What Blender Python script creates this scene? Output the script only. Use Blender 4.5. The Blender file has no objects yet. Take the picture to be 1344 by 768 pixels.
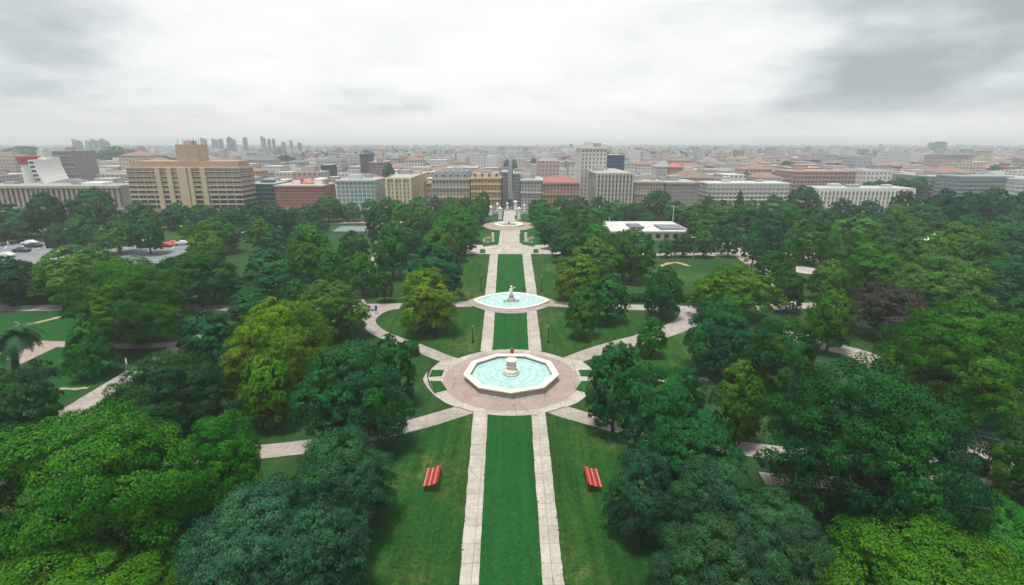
import bpy, bmesh, math, random
import numpy as np
from mathutils import Vector, Matrix

random.seed(11)
RNG = np.random.default_rng(7)
SC = bpy.context.scene
COL = SC.collection
R = math.radians

# ------------------------------------------------------------------ camera model
F, CX, CY, H, YH = 690.0, 672.0, 384.0, 30.0, 188.6
TH = math.atan((CY - YH) / F)
CO, SI = math.cos(TH), math.sin(TH)

def G(px, py, z=0.0):
    """photo position -> world point on the horizontal plane at height z"""
    b = -(py - CY) / F                      # up / forward
    a = (px - CX) / F
    # ray = fwd + a*right + b*up
    dy, dz = CO + b * SI, -SI + b * CO
    t = (z - H) / dz
    return (a * t, dy * t, z)

def P(x, y, z):
    zc = y * CO + (H - z) * SI
    return CX + F * x / zc, CY - F * (y * SI + (z - H) * CO) / zc

def ZC(y, z=0.0):
    return y * CO + (H - z) * SI

def XAT(px, y, z=0.0):
    return (px - CX) / F * ZC(y, z)

def height_at(y, py):
    """height whose top shows at photo row py, standing at distance y"""
    b = -(py - CY) / F
    return H + y * (-SI + b * CO) / (CO + b * SI)

# ------------------------------------------------------------------ materials
def nodemat(name):
    m = bpy.data.materials.new(name)
    m.use_nodes = True
    nt = m.node_tree
    return m, nt, nt.nodes, nt.links, nt.nodes['Principled BSDF']

def mat(name, col, rough=0.8, var=0.18, scale=0.6, metal=0.0, spec=0.3, bump=0.0):
    m, nt, N, L, b = nodemat(name)
    tc = N.new('ShaderNodeTexCoord')
    n1 = N.new('ShaderNodeTexNoise'); n1.inputs['Scale'].default_value = scale
    n1.inputs['Detail'].default_value = 5; n1.inputs['Roughness'].default_value = 0.65
    L.new(tc.outputs['Object'], n1.inputs['Vector'])
    mr = N.new('ShaderNodeMapRange')
    mr.inputs[1].default_value = 0.25; mr.inputs[2].default_value = 0.75
    mr.inputs[3].default_value = 1 - var; mr.inputs[4].default_value = 1 + var
    L.new(n1.outputs[0], mr.inputs[0])
    mx = N.new('ShaderNodeMix'); mx.data_type = 'RGBA'; mx.blend_type = 'MULTIPLY'
    mx.inputs[0].default_value = 1
    mx.inputs[6].default_value = (*col, 1)
    L.new(mr.outputs[0], mx.inputs[7])
    L.new(mx.outputs[2], b.inputs['Base Color'])
    b.inputs['Roughness'].default_value = rough
    b.inputs['Metallic'].default_value = metal
    b.inputs['Specular IOR Level'].default_value = spec
    if bump:
        bp = N.new('ShaderNodeBump'); bp.inputs['Strength'].default_value = bump
        L.new(n1.outputs[0], bp.inputs['Height']); L.new(bp.outputs[0], b.inputs['Normal'])
    return m

def ramp(N, stops):
    r = N.new('ShaderNodeValToRGB')
    e = r.color_ramp.elements
    e[0].position, e[0].color = stops[0][0], (*stops[0][1], 1)
    e[1].position, e[1].color = stops[-1][0], (*stops[-1][1], 1)
    for p, c in stops[1:-1]:
        x = e.new(p); x.color = (*c, 1)
    return r

def noise(N, L, vec, scale, detail=4, rough=0.6, mapping=None):
    n = N.new('ShaderNodeTexNoise')
    n.inputs['Scale'].default_value = scale
    n.inputs['Detail'].default_value = detail
    n.inputs['Roughness'].default_value = rough
    if mapping:
        mp = N.new('ShaderNodeMapping'); mp.inputs['Scale'].default_value = mapping
        L.new(vec, mp.inputs['Vector']); vec = mp.outputs[0]
    L.new(vec, n.inputs['Vector'])
    return n.outputs[0]

def mix(N, L, fac, a, b, mode='MIX'):
    x = N.new('ShaderNodeMix'); x.data_type = 'RGBA'; x.blend_type = mode
    for i, v in ((0, fac), (6, a), (7, b)):
        if hasattr(v, 'is_linked'):
            L.new(v, x.inputs[i])
        elif i == 0:
            x.inputs[0].default_value = v
        else:
            x.inputs[i].default_value = (*v, 1)
    return x.outputs[2]

def grass_mat(name, deep, light, dry, dryamt=0.5, streak=0.35):
    m, nt, N, L, b = nodemat(name)
    v = N.new('ShaderNodeTexCoord').outputs['Object']
    big = noise(N, L, v, 0.09, 5, 0.65)
    fine = noise(N, L, v, 2.2, 9, 0.82)
    mow = noise(N, L, v, 0.8, 3, 0.6, (1.6, 0.10, 1))
    r1 = ramp(N, [(0.3, deep), (0.7, light)]); L.new(fine, r1.inputs[0])
    r2 = ramp(N, [(0.45, (0, 0, 0)), (0.64, (1, 1, 1))]); L.new(big, r2.inputs[0])
    r4 = ramp(N, [(0.42, (0, 0, 0)), (0.72, (1, 1, 1))]); L.new(noise(N, L, v, 0.9, 6, 0.75), r4.inputs[0])
    mul = N.new('ShaderNodeMath'); mul.operation = 'MULTIPLY'
    L.new(r2.outputs[0], mul.inputs[0]); L.new(r4.outputs[0], mul.inputs[1])
    mul2 = N.new('ShaderNodeMath'); mul2.operation = 'MULTIPLY'; mul2.inputs[1].default_value = dryamt
    L.new(mul.outputs[0], mul2.inputs[0])
    c = mix(N, L, mul2.outputs[0], r1.outputs[0], dry)
    r3 = ramp(N, [(0.3, (1 - streak,) * 3), (0.7, (1 + streak * .4,) * 3)]); L.new(mow, r3.inputs[0])
    c = mix(N, L, 1.0, c, r3.outputs[0], 'MULTIPLY')
    L.new(c, b.inputs['Base Color'])
    b.inputs['Roughness'].default_value = 0.9
    b.inputs['Specular IOR Level'].default_value = 0.1
    bp = N.new('ShaderNodeBump'); bp.inputs['Strength'].default_value = 0.6; bp.inputs['Distance'].default_value = 0.08
    L.new(fine, bp.inputs['Height']); L.new(bp.outputs[0], b.inputs['Normal'])
    return m

def paving_mat(name, c1, c2, joint, bw=2.4, bh=1.6, stain=0.3, mortar=0.02):
    m, nt, N, L, b = nodemat(name)
    v = N.new('ShaderNodeTexCoord').outputs['Object']
    br = N.new('ShaderNodeTexBrick')
    br.offset = 0.0
    br.inputs['Color1'].default_value = (*c1, 1); br.inputs['Color2'].default_value = (*c2, 1)
    br.inputs['Mortar'].default_value = (*joint, 1)
    br.inputs['Scale'].default_value = 1.0
    br.inputs['Mortar Size'].default_value = mortar
    br.inputs['Brick Width'].default_value = bw; br.inputs['Row Height'].default_value = bh
    L.new(v, br.inputs['Vector'])
    n1 = noise(N, L, v, 0.35, 6, 0.7)
    n2 = noise(N, L, v, 3.0, 6, 0.75)
    r1 = ramp(N, [(0.3, (1 - stain,) * 3), (0.65, (1.08,) * 3)]); L.new(n1, r1.inputs[0])
    r2 = ramp(N, [(0.3, (1 - stain * .8,) * 3), (0.6, (1.05,) * 3)]); L.new(n2, r2.inputs[0])
    c = mix(N, L, 1.0, br.outputs[0], r1.outputs[0], 'MULTIPLY')
    c = mix(N, L, 1.0, c, r2.outputs[0], 'MULTIPLY')
    # hairline cracks
    vo = N.new('ShaderNodeTexVoronoi'); vo.feature = 'DISTANCE_TO_EDGE'; vo.inputs['Scale'].default_value = 0.22
    wn = N.new('ShaderNodeTexNoise'); wn.inputs['Scale'].default_value = 0.7; wn.inputs['Detail'].default_value = 4
    L.new(v, wn.inputs['Vector'])
    wv = mix(N, L, 0.12, v, wn.outputs['Color'], 'LINEAR_LIGHT')
    L.new(wv, vo.inputs['Vector'])
    rc = ramp(N, [(0.0, (0.55, 0.55, 0.55)), (0.012, (1, 1, 1))]); L.new(vo.outputs['Distance'], rc.inputs[0])
    c = mix(N, L, 0.8, c, rc.outputs[0], 'MULTIPLY')
    L.new(c, b.inputs['Base Color'])
    b.inputs['Roughness'].default_value = 0.85; b.inputs['Specular IOR Level'].default_value = 0.2
    return m

M = {}
M['lawn'] = grass_mat('lawn_grass', (0.003, 0.050, 0.009), (0.013, 0.108, 0.020), (0.05, 0.09, 0.022), 0.5, 0.3)
M['side'] = grass_mat('side_grass', (0.006, 0.046, 0.007), (0.024, 0.098, 0.014), (0.15, 0.135, 0.04), 1.0, 0.42)
M['park'] = grass_mat('park_grass', (0.008, 0.042, 0.011), (0.024, 0.085, 0.020), (0.085, 0.080, 0.032), 0.75, 0.25)
M['path'] = paving_mat('pale_concrete', (0.44, 0.40, 0.36), (0.40, 0.36, 0.325), (0.25, 0.215, 0.19), 2.9, 2.0, 0.3, 0.03)
M['walk'] = paving_mat('worn_concrete', (0.37, 0.325, 0.30), (0.33, 0.29, 0.27), (0.22, 0.19, 0.17), 3.2, 2.6, 0.32)
M['pink'] = paving_mat('pink_paver', (0.345, 0.268, 0.245), (0.315, 0.247, 0.227), (0.26, 0.195, 0.18), 0.45, 0.22, 0.2, 0.012)
M['asphalt'] = mat('grey_asphalt', (0.17, 0.185, 0.20), 0.9, 0.3, 0.25)
M['road'] = mat('road_asphalt', (0.07, 0.075, 0.08), 0.9, 0.3, 0.2)
M['citybase'] = mat('city_ground', (0.14, 0.13, 0.125), 0.95, 0.45, 0.03)
M['line'] = mat('line_paint', (0.7, 0.7, 0.68), 0.8, 0.2, 2)
M['sand'] = mat('bare_earth', (0.30, 0.235, 0.15), 0.95, 0.25, 1.5)
M['soil'] = mat('dark_soil', (0.06, 0.042, 0.026), 0.95, 0.35, 1.5)
M['stone'] = mat('cream_stone', (0.60, 0.53, 0.465), 0.75, 0.14, 1.8, bump=0.15)
M['stone_grey'] = mat('grey_stone', (0.36, 0.315, 0.28), 0.85, 0.25, 1.2, bump=0.2)
M['marble'] = mat('white_marble', (0.72, 0.69, 0.64), 0.6, 0.12, 2.5)
M['bark'] = mat('bark', (0.055, 0.04, 0.028), 0.95, 0.4, 3, bump=0.5)
M['red_wood'] = mat('red_paint', (0.34, 0.020, 0.018), 0.45, 0.15, 6)
M['pale_red'] = mat('faded_paint', (0.46, 0.145, 0.12), 0.45, 0.15, 6)
M['dark_red'] = mat('dark_red_paint', (0.22, 0.018, 0.015), 0.5, 0.15, 6)
M['iron'] = mat('dark_iron', (0.02, 0.028, 0.024), 0.5, 0.2, 4)
M['bronze'] = mat('bronze', (0.05, 0.028, 0.02), 0.45, 0.2, 5)
M['lampglass'] = mat('lamp_glass', (0.7, 0.7, 0.66), 0.2, 0.05, 2)
M['glass'] = mat('window_glass', (0.045, 0.06, 0.07), 0.12, 0.3, 0.5, spec=0.6)
M['frame'] = mat('window_frame', (0.55, 0.53, 0.50), 0.6, 0.08, 2)
M['white'] = mat('white_render', (0.74, 0.73, 0.70), 0.7, 0.08, 0.4)
M['bench_teal'] = mat('teal_paint', (0.05, 0.20, 0.20), 0.5, 0.15, 4)
M['blue'] = mat('blue_cloth', (0.02, 0.10, 0.42), 0.7, 0.1, 5)
M['skin'] = mat('skin', (0.42, 0.26, 0.19), 0.6, 0.05, 5)
M['hair'] = mat('hair', (0.03, 0.02, 0.015), 0.7, 0.1, 9)

def water_mat(name, col, foam, rings=True):
    m, nt, N, L, b = nodemat(name)
    v = N.new('ShaderNodeTexCoord').outputs['Object']
    n = noise(N, L, v, 1.1, 6, 0.7)
    w = N.new('ShaderNodeTexWave'); w.wave_type = 'RINGS'; w.rings_direction = 'Z'
    w.inputs['Scale'].default_value = 0.35; w.inputs['Distortion'].default_value = 5
    w.inputs['Detail'].default_value = 3; w.inputs['Detail Scale'].default_value = 1.6
    L.new(v, w.inputs['Vector'])
    ad = N.new('ShaderNodeMath'); ad.operation = 'MULTIPLY_ADD'; ad.inputs[1].default_value = 0.14
    L.new(w.outputs['Fac'], ad.inputs[0]); L.new(n, ad.inputs[2])
    r = ramp(N, [(0.38, col), (0.72, foam)]); L.new(ad.outputs[0], r.inputs[0])
    L.new(r.outputs[0], b.inputs['Base Color'])
    b.inputs['Roughness'].default_value = 0.12
    b.inputs['Specular IOR Level'].default_value = 0.5
    bp = N.new('ShaderNodeBump'); bp.inputs['Strength'].default_value = 0.35; bp.inputs['Distance'].default_value = 0.06
    L.new(ad.outputs[0], bp.inputs['Height']); L.new(bp.outputs[0], b.inputs['Normal'])
    return m
M['water'] = water_mat('fountain_water', (0.20, 0.40, 0.385), (0.39, 0.56, 0.53))
M['pool'] = water_mat('pool_water', (0.02, 0.30, 0.44), (0.06, 0.40, 0.52))

def leaf_mat():
    m, nt, N, L, b = nodemat('leaves')
    oi = N.new('ShaderNodeObjectInfo')
    at = N.new('ShaderNodeAttribute'); at.attribute_name = 'tint'
    hs = N.new('ShaderNodeHueSaturation')
    mh = N.new('ShaderNodeMapRange'); mh.inputs[3].default_value = 0.53; mh.inputs[4].default_value = 0.472
    L.new(at.outputs['Fac'], mh.inputs[0]); L.new(mh.outputs[0], hs.inputs['Hue'])
    mv = N.new('ShaderNodeMapRange'); mv.inputs[3].default_value = 0.5; mv.inputs[4].default_value = 1.5
    L.new(at.outputs['Fac'], mv.inputs[0]); L.new(mv.outputs[0], hs.inputs['Value'])
    L.new(oi.outputs['Color'], hs.inputs['Color'])
    L.new(hs.outputs[0], b.inputs['Base Color'])
    b.inputs['Roughness'].default_value = 0.5
    b.inputs['Specular IOR Level'].default_value = 0.12
    tr = N.new('ShaderNodeBsdfTranslucent'); L.new(hs.outputs[0], tr.inputs['Color'])
    ms = N.new('ShaderNodeMixShader'); ms.inputs[0].default_value = 0.2
    L.new(b.outputs[0], ms.inputs[1]); L.new(tr.outputs[0], ms.inputs[2])
    L.new(ms.outputs[0], N['Material Output'].inputs['Surface'])
    return m
M['leaf'] = leaf_mat()

def facade_mat(name, far=False):
    """far walls: colour per face in the attribute 'wall', rows of dark windows cut in by the wall's own metres (uv)"""
    m, nt, N, L, b = nodemat(name)
    at = N.new('ShaderNodeAttribute'); at.attribute_name = 'wall'
    uv = N.new('ShaderNodeUVMap')
    sp = N.new('ShaderNodeSeparateXYZ'); L.new(uv.outputs[0], sp.inputs[0])
    def band(o, per, lo, hi):
        d = N.new('ShaderNodeMath'); d.operation = 'DIVIDE'; d.inputs[1].default_value = per; L.new(o, d.inputs[0])
        f = N.new('ShaderNodeMath'); f.operation = 'FRACT'; L.new(d.outputs[0], f.inputs[0])
        a = N.new('ShaderNodeMath'); a.operation = 'GREATER_THAN'; a.inputs[1].default_value = lo; L.new(f.outputs[0], a.inputs[0])
        c = N.new('ShaderNodeMath'); c.operation = 'LESS_THAN'; c.inputs[1].default_value = hi; L.new(f.outputs[0], c.inputs[0])
        x = N.new('ShaderNodeMath'); x.operation = 'MULTIPLY'; L.new(a.outputs[0], x.inputs[0]); L.new(c.outputs[0], x.inputs[1])
        return x.outputs[0]
    w = N.new('ShaderNodeMath'); w.operation = 'MULTIPLY'
    L.new(band(sp.outputs[0], 2.8, 0.28, 0.72), w.inputs[0]); L.new(band(sp.outputs[1], 3.0, 0.30, 0.78), w.inputs[1])
    c = mix(N, L, w.outputs[0], at.outputs['Color'], (0.15, 0.16, 0.17))
    L.new(c, b.inputs['Base Color'])
    b.inputs['Roughness'].default_value = 0.8; b.inputs['Specular IOR Level'].default_value = 0.2
    return m
M['facade'] = facade_mat('city_facade')
def plainattr(name):
    m, nt, N, L, b = nodemat(name)
    at = N.new('ShaderNodeAttribute'); at.attribute_name = 'wall'
    v = N.new('ShaderNodeTexCoord').outputs['Object']
    r = ramp(N, [(0.3, (0.7,) * 3), (0.7, (1.15,) * 3)]); L.new(noise(N, L, v, 0.3, 5, .7), r.inputs[0])
    L.new(mix(N, L, 1.0, at.outputs['Color'], r.outputs[0], 'MULTIPLY'), b.inputs['Base Color'])
    b.inputs['Roughness'].default_value = 0.85; b.inputs['Specular IOR Level'].default_value = 0.15
    return m
M['roofs'] = plainattr('city_roof')

# ------------------------------------------------------------------ mesh helpers
def link(o, parent=None):
    COL.objects.link(o)
    if parent is not None:
        o.parent = parent
    return o

def tag(o, label=None, cat=None, group=None, kind=None):
    if label: o['label'] = label
    if cat: o['category'] = cat
    if group: o['group'] = group
    if kind: o['kind'] = kind
    return o

def empty(name, loc=(0, 0, 0), rz=0.0):
    o = bpy.data.objects.new(name, None)
    o.location = loc; o.rotation_euler = (0, 0, rz); o.empty_display_size = 0.3
    return link(o)

class MB:
    def __init__(s): s.v, s.f, s.m = [], [], []
    def add(s, vs, fs, mi=0):
        b = len(s.v); s.v += [tuple(v) for v in vs]
        s.f += [tuple(i + b for i in f) for f in fs]; s.m += [mi] * len(fs); return s
    def box(s, x0, x1, y0, y1, z0, z1, mi=0, mtx=None):
        vs = [Vector((x, y, z)) for z in (z0, z1) for x, y in ((x0, y0), (x1, y0), (x1, y1), (x0, y1))]
        if mtx: vs = [mtx @ v for v in vs]
        return s.add(vs, [(3, 2, 1, 0), (4, 5, 6, 7), (0, 1, 5, 4), (1, 2, 6, 5), (2, 3, 7, 6), (3, 0, 4, 7)], mi)
    def lathe(s, prof, n=24, c=(0, 0, 0), mi=0, ph=0.0, cap=True):
        vs, fs = [], []
        for r, z in prof:
            for i in range(n):
                a = ph + 2 * math.pi * i / n
                vs.append((c[0] + r * math.cos(a), c[1] + r * math.sin(a), c[2] + z))
        for k in range(len(prof) - 1):
            for i in range(n):
                j = (i + 1) % n
                fs.append((k * n + i, k * n + j, (k + 1) * n + j, (k + 1) * n + i))
        if cap:
            fs.append(tuple(range(n))[::-1]); fs.append(tuple((len(prof) - 1) * n + i for i in range(n)))
        return s.add(vs, fs, mi)
    def tube(s, pts, rad, n=8, mi=0):
        pts = [Vector(p) for p in pts]
        if not hasattr(rad, '__len__'): rad = [rad] * len(pts)
        vs, fs = [], []
        for k, p in enumerate(pts):
            d = (pts[min(k + 1, len(pts) - 1)] - pts[max(k - 1, 0)]).normalized()
            u = d.orthogonal().normalized() if abs(d.z) < 0.9 else Vector((1, 0, 0))
            u = (u - d * u.dot(d)).normalized(); w = d.cross(u)
            for i in range(n):
                a = 2 * math.pi * i / n
                vs.append(p + (u * math.cos(a) + w * math.sin(a)) * rad[k])
        for k in range(len(pts) - 1):
            for i in range(n):
                j = (i + 1) % n
                fs.append((k * n + i, k * n + j, (k + 1) * n + j, (k + 1) * n + i))
        fs.append(tuple(range(n))[::-1]); fs.append(tuple((len(pts) - 1) * n + i for i in range(n)))
        return s.add(vs, fs, mi)
    def ico(s, c, r, sub=2, sc=(1, 1, 1), jit=0.0, mi=0):
        bm = bmesh.new(); bmesh.ops.create_icosphere(bm, subdivisions=sub, radius=1)
        vs = []
        for v in bm.verts:
            k = 1 + random.uniform(-jit, jit)
            vs.append((c[0] + v.co.x * r * sc[0] * k, c[1] + v.co.y * r * sc[1] * k, c[2] + v.co.z * r * sc[2] * k))
        fs = [tuple(v.index for v in f.verts) for f in bm.faces]; bm.free()
        return s.add(vs, fs, mi)
    def mesh(s, name, mats, smooth=False):
        me = bpy.data.meshes.new(name); me.from_pydata(s.v, [], s.f)
        for m in (mats if isinstance(mats, (list, tuple)) else [mats]): me.materials.append(M[m] if isinstance(m, str) else m)
        me.polygons.foreach_set('material_index', s.m)
        if smooth: me.polygons.foreach_set('use_smooth', [True] * len(s.f))
        me.update(); return me
    def build(s, name, mats, parent=None, smooth=False, bevel=0.0):
        o = bpy.data.objects.new(name, s.mesh(name, mats, smooth)); link(o, parent)
        if bevel:
            b = o.modifiers.new('b', 'BEVEL'); b.width = bevel; b.segments = 2; b.limit_method = 'ANGLE'
        return o

def quadmesh(name, v, tint, material):
    n = len(v) // 4
    me = bpy.data.meshes.new(name)
    me.vertices.add(n * 4); me.loops.add(n * 4); me.polygons.add(n)
    me.vertices.foreach_set('co', v.astype(np.float32).ravel())
    me.loops.foreach_set('vertex_index', np.arange(n * 4, dtype=np.int32))
    me.polygons.foreach_set('loop_start', np.arange(0, n * 4, 4, dtype=np.int32))
    me.polygons.foreach_set('loop_total', np.full(n, 4, dtype=np.int32))
    at = me.attributes.new('tint', 'FLOAT', 'FACE'); at.data.foreach_set('value', tint.astype(np.float32))
    me.materials.append(material); me.update(calc_edges=True); me.validate()
    return me

LAYER = [0.0]
FIXED = {'side_lawn': .008, 'bay_line': .10, 'worn_track': .10, 'axis_path': .105, 'axis_lawn': .113, 'plaza_border': .114, 'plaza': .118, 'small_plaza': .114, 'rear_plaza': .114, 'bed_path': .108, 'plaza_bed': .122}
def sheet(name, pts, matname, kind='structure', z=None, jitter=0.0, sub=1.5):
    """flat ground sheet from world outline points, edges subdivided and slightly ragged"""
    if z is None:
        z = FIXED.get(name)
        if z is None: LAYER[0] += 0.003; z = LAYER[0]
    out = []
    n = len(pts)
    for i in range(n):
        a, b = Vector(pts[i][:2]), Vector(pts[(i + 1) % n][:2])
        k = max(1, int((b - a).length / sub)) if jitter else 1
        nrm = Vector((-(b - a).y, (b - a).x)).normalized() if (b - a).length > 0 else Vector((0, 0))
        for j in range(k):
            p = a.lerp(b, j / k)
            if jitter and j: p = p + nrm * random.uniform(-jitter, jitter)
            out.append((p.x, p.y, z))
    bm = bmesh.new()
    f = bm.faces.new([bm.verts.new(p) for p in out])
    f.normal_update()
    if f.normal.z < 0: f.normal_flip()
    bmesh.ops.triangulate(bm, faces=[f])
    me = bpy.data.meshes.new(name); bm.to_mesh(me); bm.free()
    me.materials.append(M[matname])
    o = link(bpy.data.objects.new(name, me))
    if kind: o['kind'] = kind
    return o

def pxsheet(name, px, matname, **k):
    return sheet(name, [G(*p) for p in px], matname, **k)

def smooth_line(pts, k=6):
    pts = [Vector(p[:2]) for p in pts]
    if len(pts) < 3: return pts
    out = []
    for i in range(len(pts) - 1):
        p0, p1, p2, p3 = pts[max(i - 1, 0)], pts[i], pts[i + 1], pts[min(i + 2, len(pts) - 1)]
        for j in range(k):
            t = j / k
            out.append(0.5 * ((2 * p1) + (p2 - p0) * t + (2 * p0 - 5 * p1 + 4 * p2 - p3) * t * t + (3 * p1 - p0 - 3 * p2 + p3) * t ** 3))
    out.append(pts[-1]); return out

def ribbon(name, px, w, matname, jitter=0.045, sub=.9):
    c = smooth_line([G(*p) for p in px])
    ws = w if hasattr(w, '__len__') else (w, w)
    Lp, Rp = [], []
    for i, p in enumerate(c):
        d = (c[min(i + 1, len(c) - 1)] - c[max(i - 1, 0)]).normalized()
        nn = Vector((-d.y, d.x)); ww = ws[0] + (ws[1] - ws[0]) * i / (len(c) - 1)
        Lp.append(p + nn * (ww / 2 + random.uniform(-jitter, jitter))); Rp.append(p - nn * (ww / 2 + random.uniform(-jitter, jitter)))
    return sheet(name, Lp + Rp[::-1], matname)

def circle(cx, cy, rx, ry=None, n=72):
    ry = ry or rx
    return [(cx + rx * math.cos(2 * math.pi * i / n), cy + ry * math.sin(2 * math.pi * i / n)) for i in range(n)]

# ------------------------------------------------------------------ ground
FAR = 6800
sheet('ground', [(-FAR, -120), (FAR, -120), (FAR, FAR), (-FAR, FAR)], 'citybase', z=0.0)
sheet('park_ground', [(-330, -60), (330, -60), (330, 243), (-330, 243)], 'park', z=0.004)
LAYER[0] = 0.006
sheet('street', [(-420, 243.5), (420, 243.5), (420, 252), (-420, 252)], 'road')
sheet('avenue', [(-8.5, 252.2), (4.5, 252.2), (4.5, 5000), (-8.5, 5000)], 'road')

# side lawns flanking the axis
pxsheet('side_lawn', [(470, 790), (500, 640), (556, 566), (592, 549), (621, 549), (600, 790)], 'side', jitter=0.15)
pxsheet('side_lawn', [(741, 790), (717, 549), (745, 549), (798, 566), (845, 640), (880, 790)], 'side', jitter=0.15)
pxsheet('side_lawn', [(493, 432), (505, 419), (545, 409), (608, 409), (633, 409), (632, 460), (604, 464)], 'side', jitter=0.1)
pxsheet('side_lawn', [(705, 409), (735, 409), (790, 411), (838, 418), (838, 434), (742, 464), (711, 459)], 'side', jitter=0.1)
pxsheet('side_lawn', [(612, 340), (642, 339), (637, 388), (600, 396)], 'side')
pxsheet('side_lawn', [(698, 340), (728, 340), (745, 396), (705, 388)], 'side')
pxsheet('side_lawn', [(0, 412), (255, 412), (255, 448), (0, 448)], 'lawn')
pxsheet('side_lawn', [(20, 545), (60, 462), (225, 462), (160, 492)], 'lawn')
pxsheet('side_lawn', [(770, 353), (985, 353), (990, 392), (775, 394)], 'side')
pxsheet('side_lawn', [(795, 470), (905, 434), (960, 450), (980, 495), (800, 500)], 'side')
pxsheet('side_lawn', [(190, 302), (262, 302), (262, 320), (170, 320)], 'side')
pxsheet('side_lawn', [(10, 308), (160, 308), (160, 316), (0, 317)], 'side')
pxsheet('side_lawn', [(410, 297), (510, 297), (520, 306), (400, 306)], 'side')
pxsheet('side_lawn', [(1180, 470), (1344, 480), (1344, 560), (1180, 560)], 'side')

# paths away from the axis
W = 'walk'
ribbon('side_path', [(650, 524), (600, 541), (545, 557), (470, 575), (380, 589), (250, 600), (100, 612), (-60, 640)], 2.6, W)
ribbon('side_path', [(692, 524), (742, 541), (800, 557), (880, 577), (985, 590), (1100, 602), (1240, 605), (1320, 590)], 2.6, W)
ribbon('side_path', [(630, 486), (590, 473), (545, 455), (500, 438), (484, 424), (492, 412), (515, 404), (560, 401)], 2.4, W)
ribbon('side_path', [(712, 486), (752, 472), (800, 456), (860, 440), (898, 425), (912, 408)], (2.4, 4.5), W)
ribbon('park_road', [(620, 399), (520, 402), (420, 403), (280, 404), (100, 404), (-80, 406)], 3.6, W)
ribbon('park_road', [(720, 399), (815, 403), (900, 405), (990, 404), (1090, 400), (1180, 396)], 3.4, W)
ribbon('side_path', [(-60, 640), (20, 590), (75, 553), (165, 497), (225, 462), (262, 440)], 3.2, W)
ribbon('side_path', [(262, 448), (215, 453), (160, 454), (40, 451), (-60, 449)], 2.4, W)
pxsheet('pool_terrace', [(-40, 453), (86, 448), (72, 457), (28, 478), (8, 472), (14, 456), (-40, 458)], 'pink')
ribbon('side_path', [(820, 500), (870, 499), (930, 498)], 1.2, W)
ribbon('side_path', [(1000, 628), (1100, 634), (1230, 632), (1310, 628)], 1.9, W)
ribbon('side_path', [(1310, 630), (1300, 600), (1262, 570), (1235, 550)], 3.2, W)
ribbon('side_path', [(1020, 432), (1075, 452), (1130, 466), (1160, 486)], 4.2, W)
ribbon('park_road', [(760, 336), (870, 334), (960, 334), (1060, 333), (1180, 331)], 4.0, W)
ribbon('park_road', [(955, 318), (968, 332), (995, 352), (1010, 372), (1035, 400)], 4.0, W)
ribbon('side_path', [(1030, 330), (1056, 336), (1085, 350), (1120, 362)], 3.4, W)
ribbon('side_path', [(395, 299), (440, 293), (500, 292), (560, 292)], 4.0, W)
ribbon('side_path', [(262, 322), (315, 305), (345, 291), (420, 283)], 3.6, W)
ribbon('side_path', [(-60, 302), (120, 300), (240, 297), (330, 291)], 3.4, W)
ribbon('side_path', [(500, 292), (495, 330), (487, 350), (470, 385), (484, 415)], 2.0, W)
sheet('round_terrace', circle(*G(1057, 355)[:2], 3.6, 4.2, 40), 'path')
pxsheet('pond_surround', [(436, 304), (448, 297), (482, 297), (484, 304)], 'asphalt')
pxsheet('car_park', [(-80, 319), (120, 318), (252, 318), (262, 323), (210, 346), (-80, 347)], 'asphalt')
for i in range(14):                                   # bay lines of the car park
    x0 = -60 + i * 22
    p, q = G(x0, 327), G(x0 + 3, 322)
    sheet('bay_line', [(p[0] - .1, p[1]), (p[0] + .1, p[1]), (q[0] + .1, q[1]), (q[0] - .1, q[1])], 'line')
# worn earth in the left lawn
ribbon('worn_track', [(17, 424), (24, 428), (55, 423), (80, 416)], 1.2, 'sand', 0.25)
ribbon('worn_track', [(78, 511), (100, 511), (116, 510)], 0.7, 'sand', 0.2)
ribbon('worn_track', [(865, 350), (885, 345), (905, 350)], 1.4, 'sand', 0.3)

# the axis
fc = (XAT(671, 64.0), 64.0)                           # main fountain centre
pxsheet('axis_path', [(600, 800), (621.5, 540), (641, 540), (627, 800)], 'path', jitter=0.045, sub=.9)
pxsheet('axis_path', [(744, 800), (715.5, 540), (696, 540), (714, 800)], 'path', jitter=0.045, sub=.9)
pxsheet('axis_lawn', [(626.5, 800), (640, 541), (697, 541), (715, 800)], 'lawn', jitter=0.06)
pxsheet('axis_path', [(630.5, 462), (637.5, 400), (652, 400), (646.5, 462)], 'path', jitter=0.04)
pxsheet('axis_path', [(711, 462), (703.5, 400), (689, 400), (694, 462)], 'path', jitter=0.04)
pxsheet('axis_lawn', [(646, 462), (650, 404), (691, 404), (694, 462)], 'lawn', jitter=0.045, sub=.9)
sheet('plaza_border', circle(fc[0], fc[1], 10.1), 'path')
sheet('plaza', circle(fc[0], fc[1], 9.0), 'pink')
pxsheet('axis_path', [(636, 392), (643.5, 330), (654, 330), (650, 392)], 'path', jitter=0.04)
pxsheet('axis_path', [(705.5, 392), (696, 330), (685, 330), (691.5, 392)], 'path', jitter=0.04)
pxsheet('axis_lawn', [(650, 391), (654, 334), (685, 334), (691.5, 391)], 'lawn', jitter=0.045, sub=.9)
mc = G(671, 397)
def lens(rx, ry, n=48, p=0.8):
    return [(mc[0] + rx * math.copysign(abs(math.cos(2 * math.pi * i / n)) ** 1.0, math.cos(2 * math.pi * i / n)),
             mc[1] + ry * math.copysign(abs(math.sin(2 * math.pi * i / n)) ** 1.8, math.sin(2 * math.pi * i / n))) for i in range(n)]
sheet('small_plaza', lens(9.0, 7.3), 'pink')
pxsheet('axis_path', [(596, 334), (744, 334), (730, 322), (610, 322)], 'path', z=.108)
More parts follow.
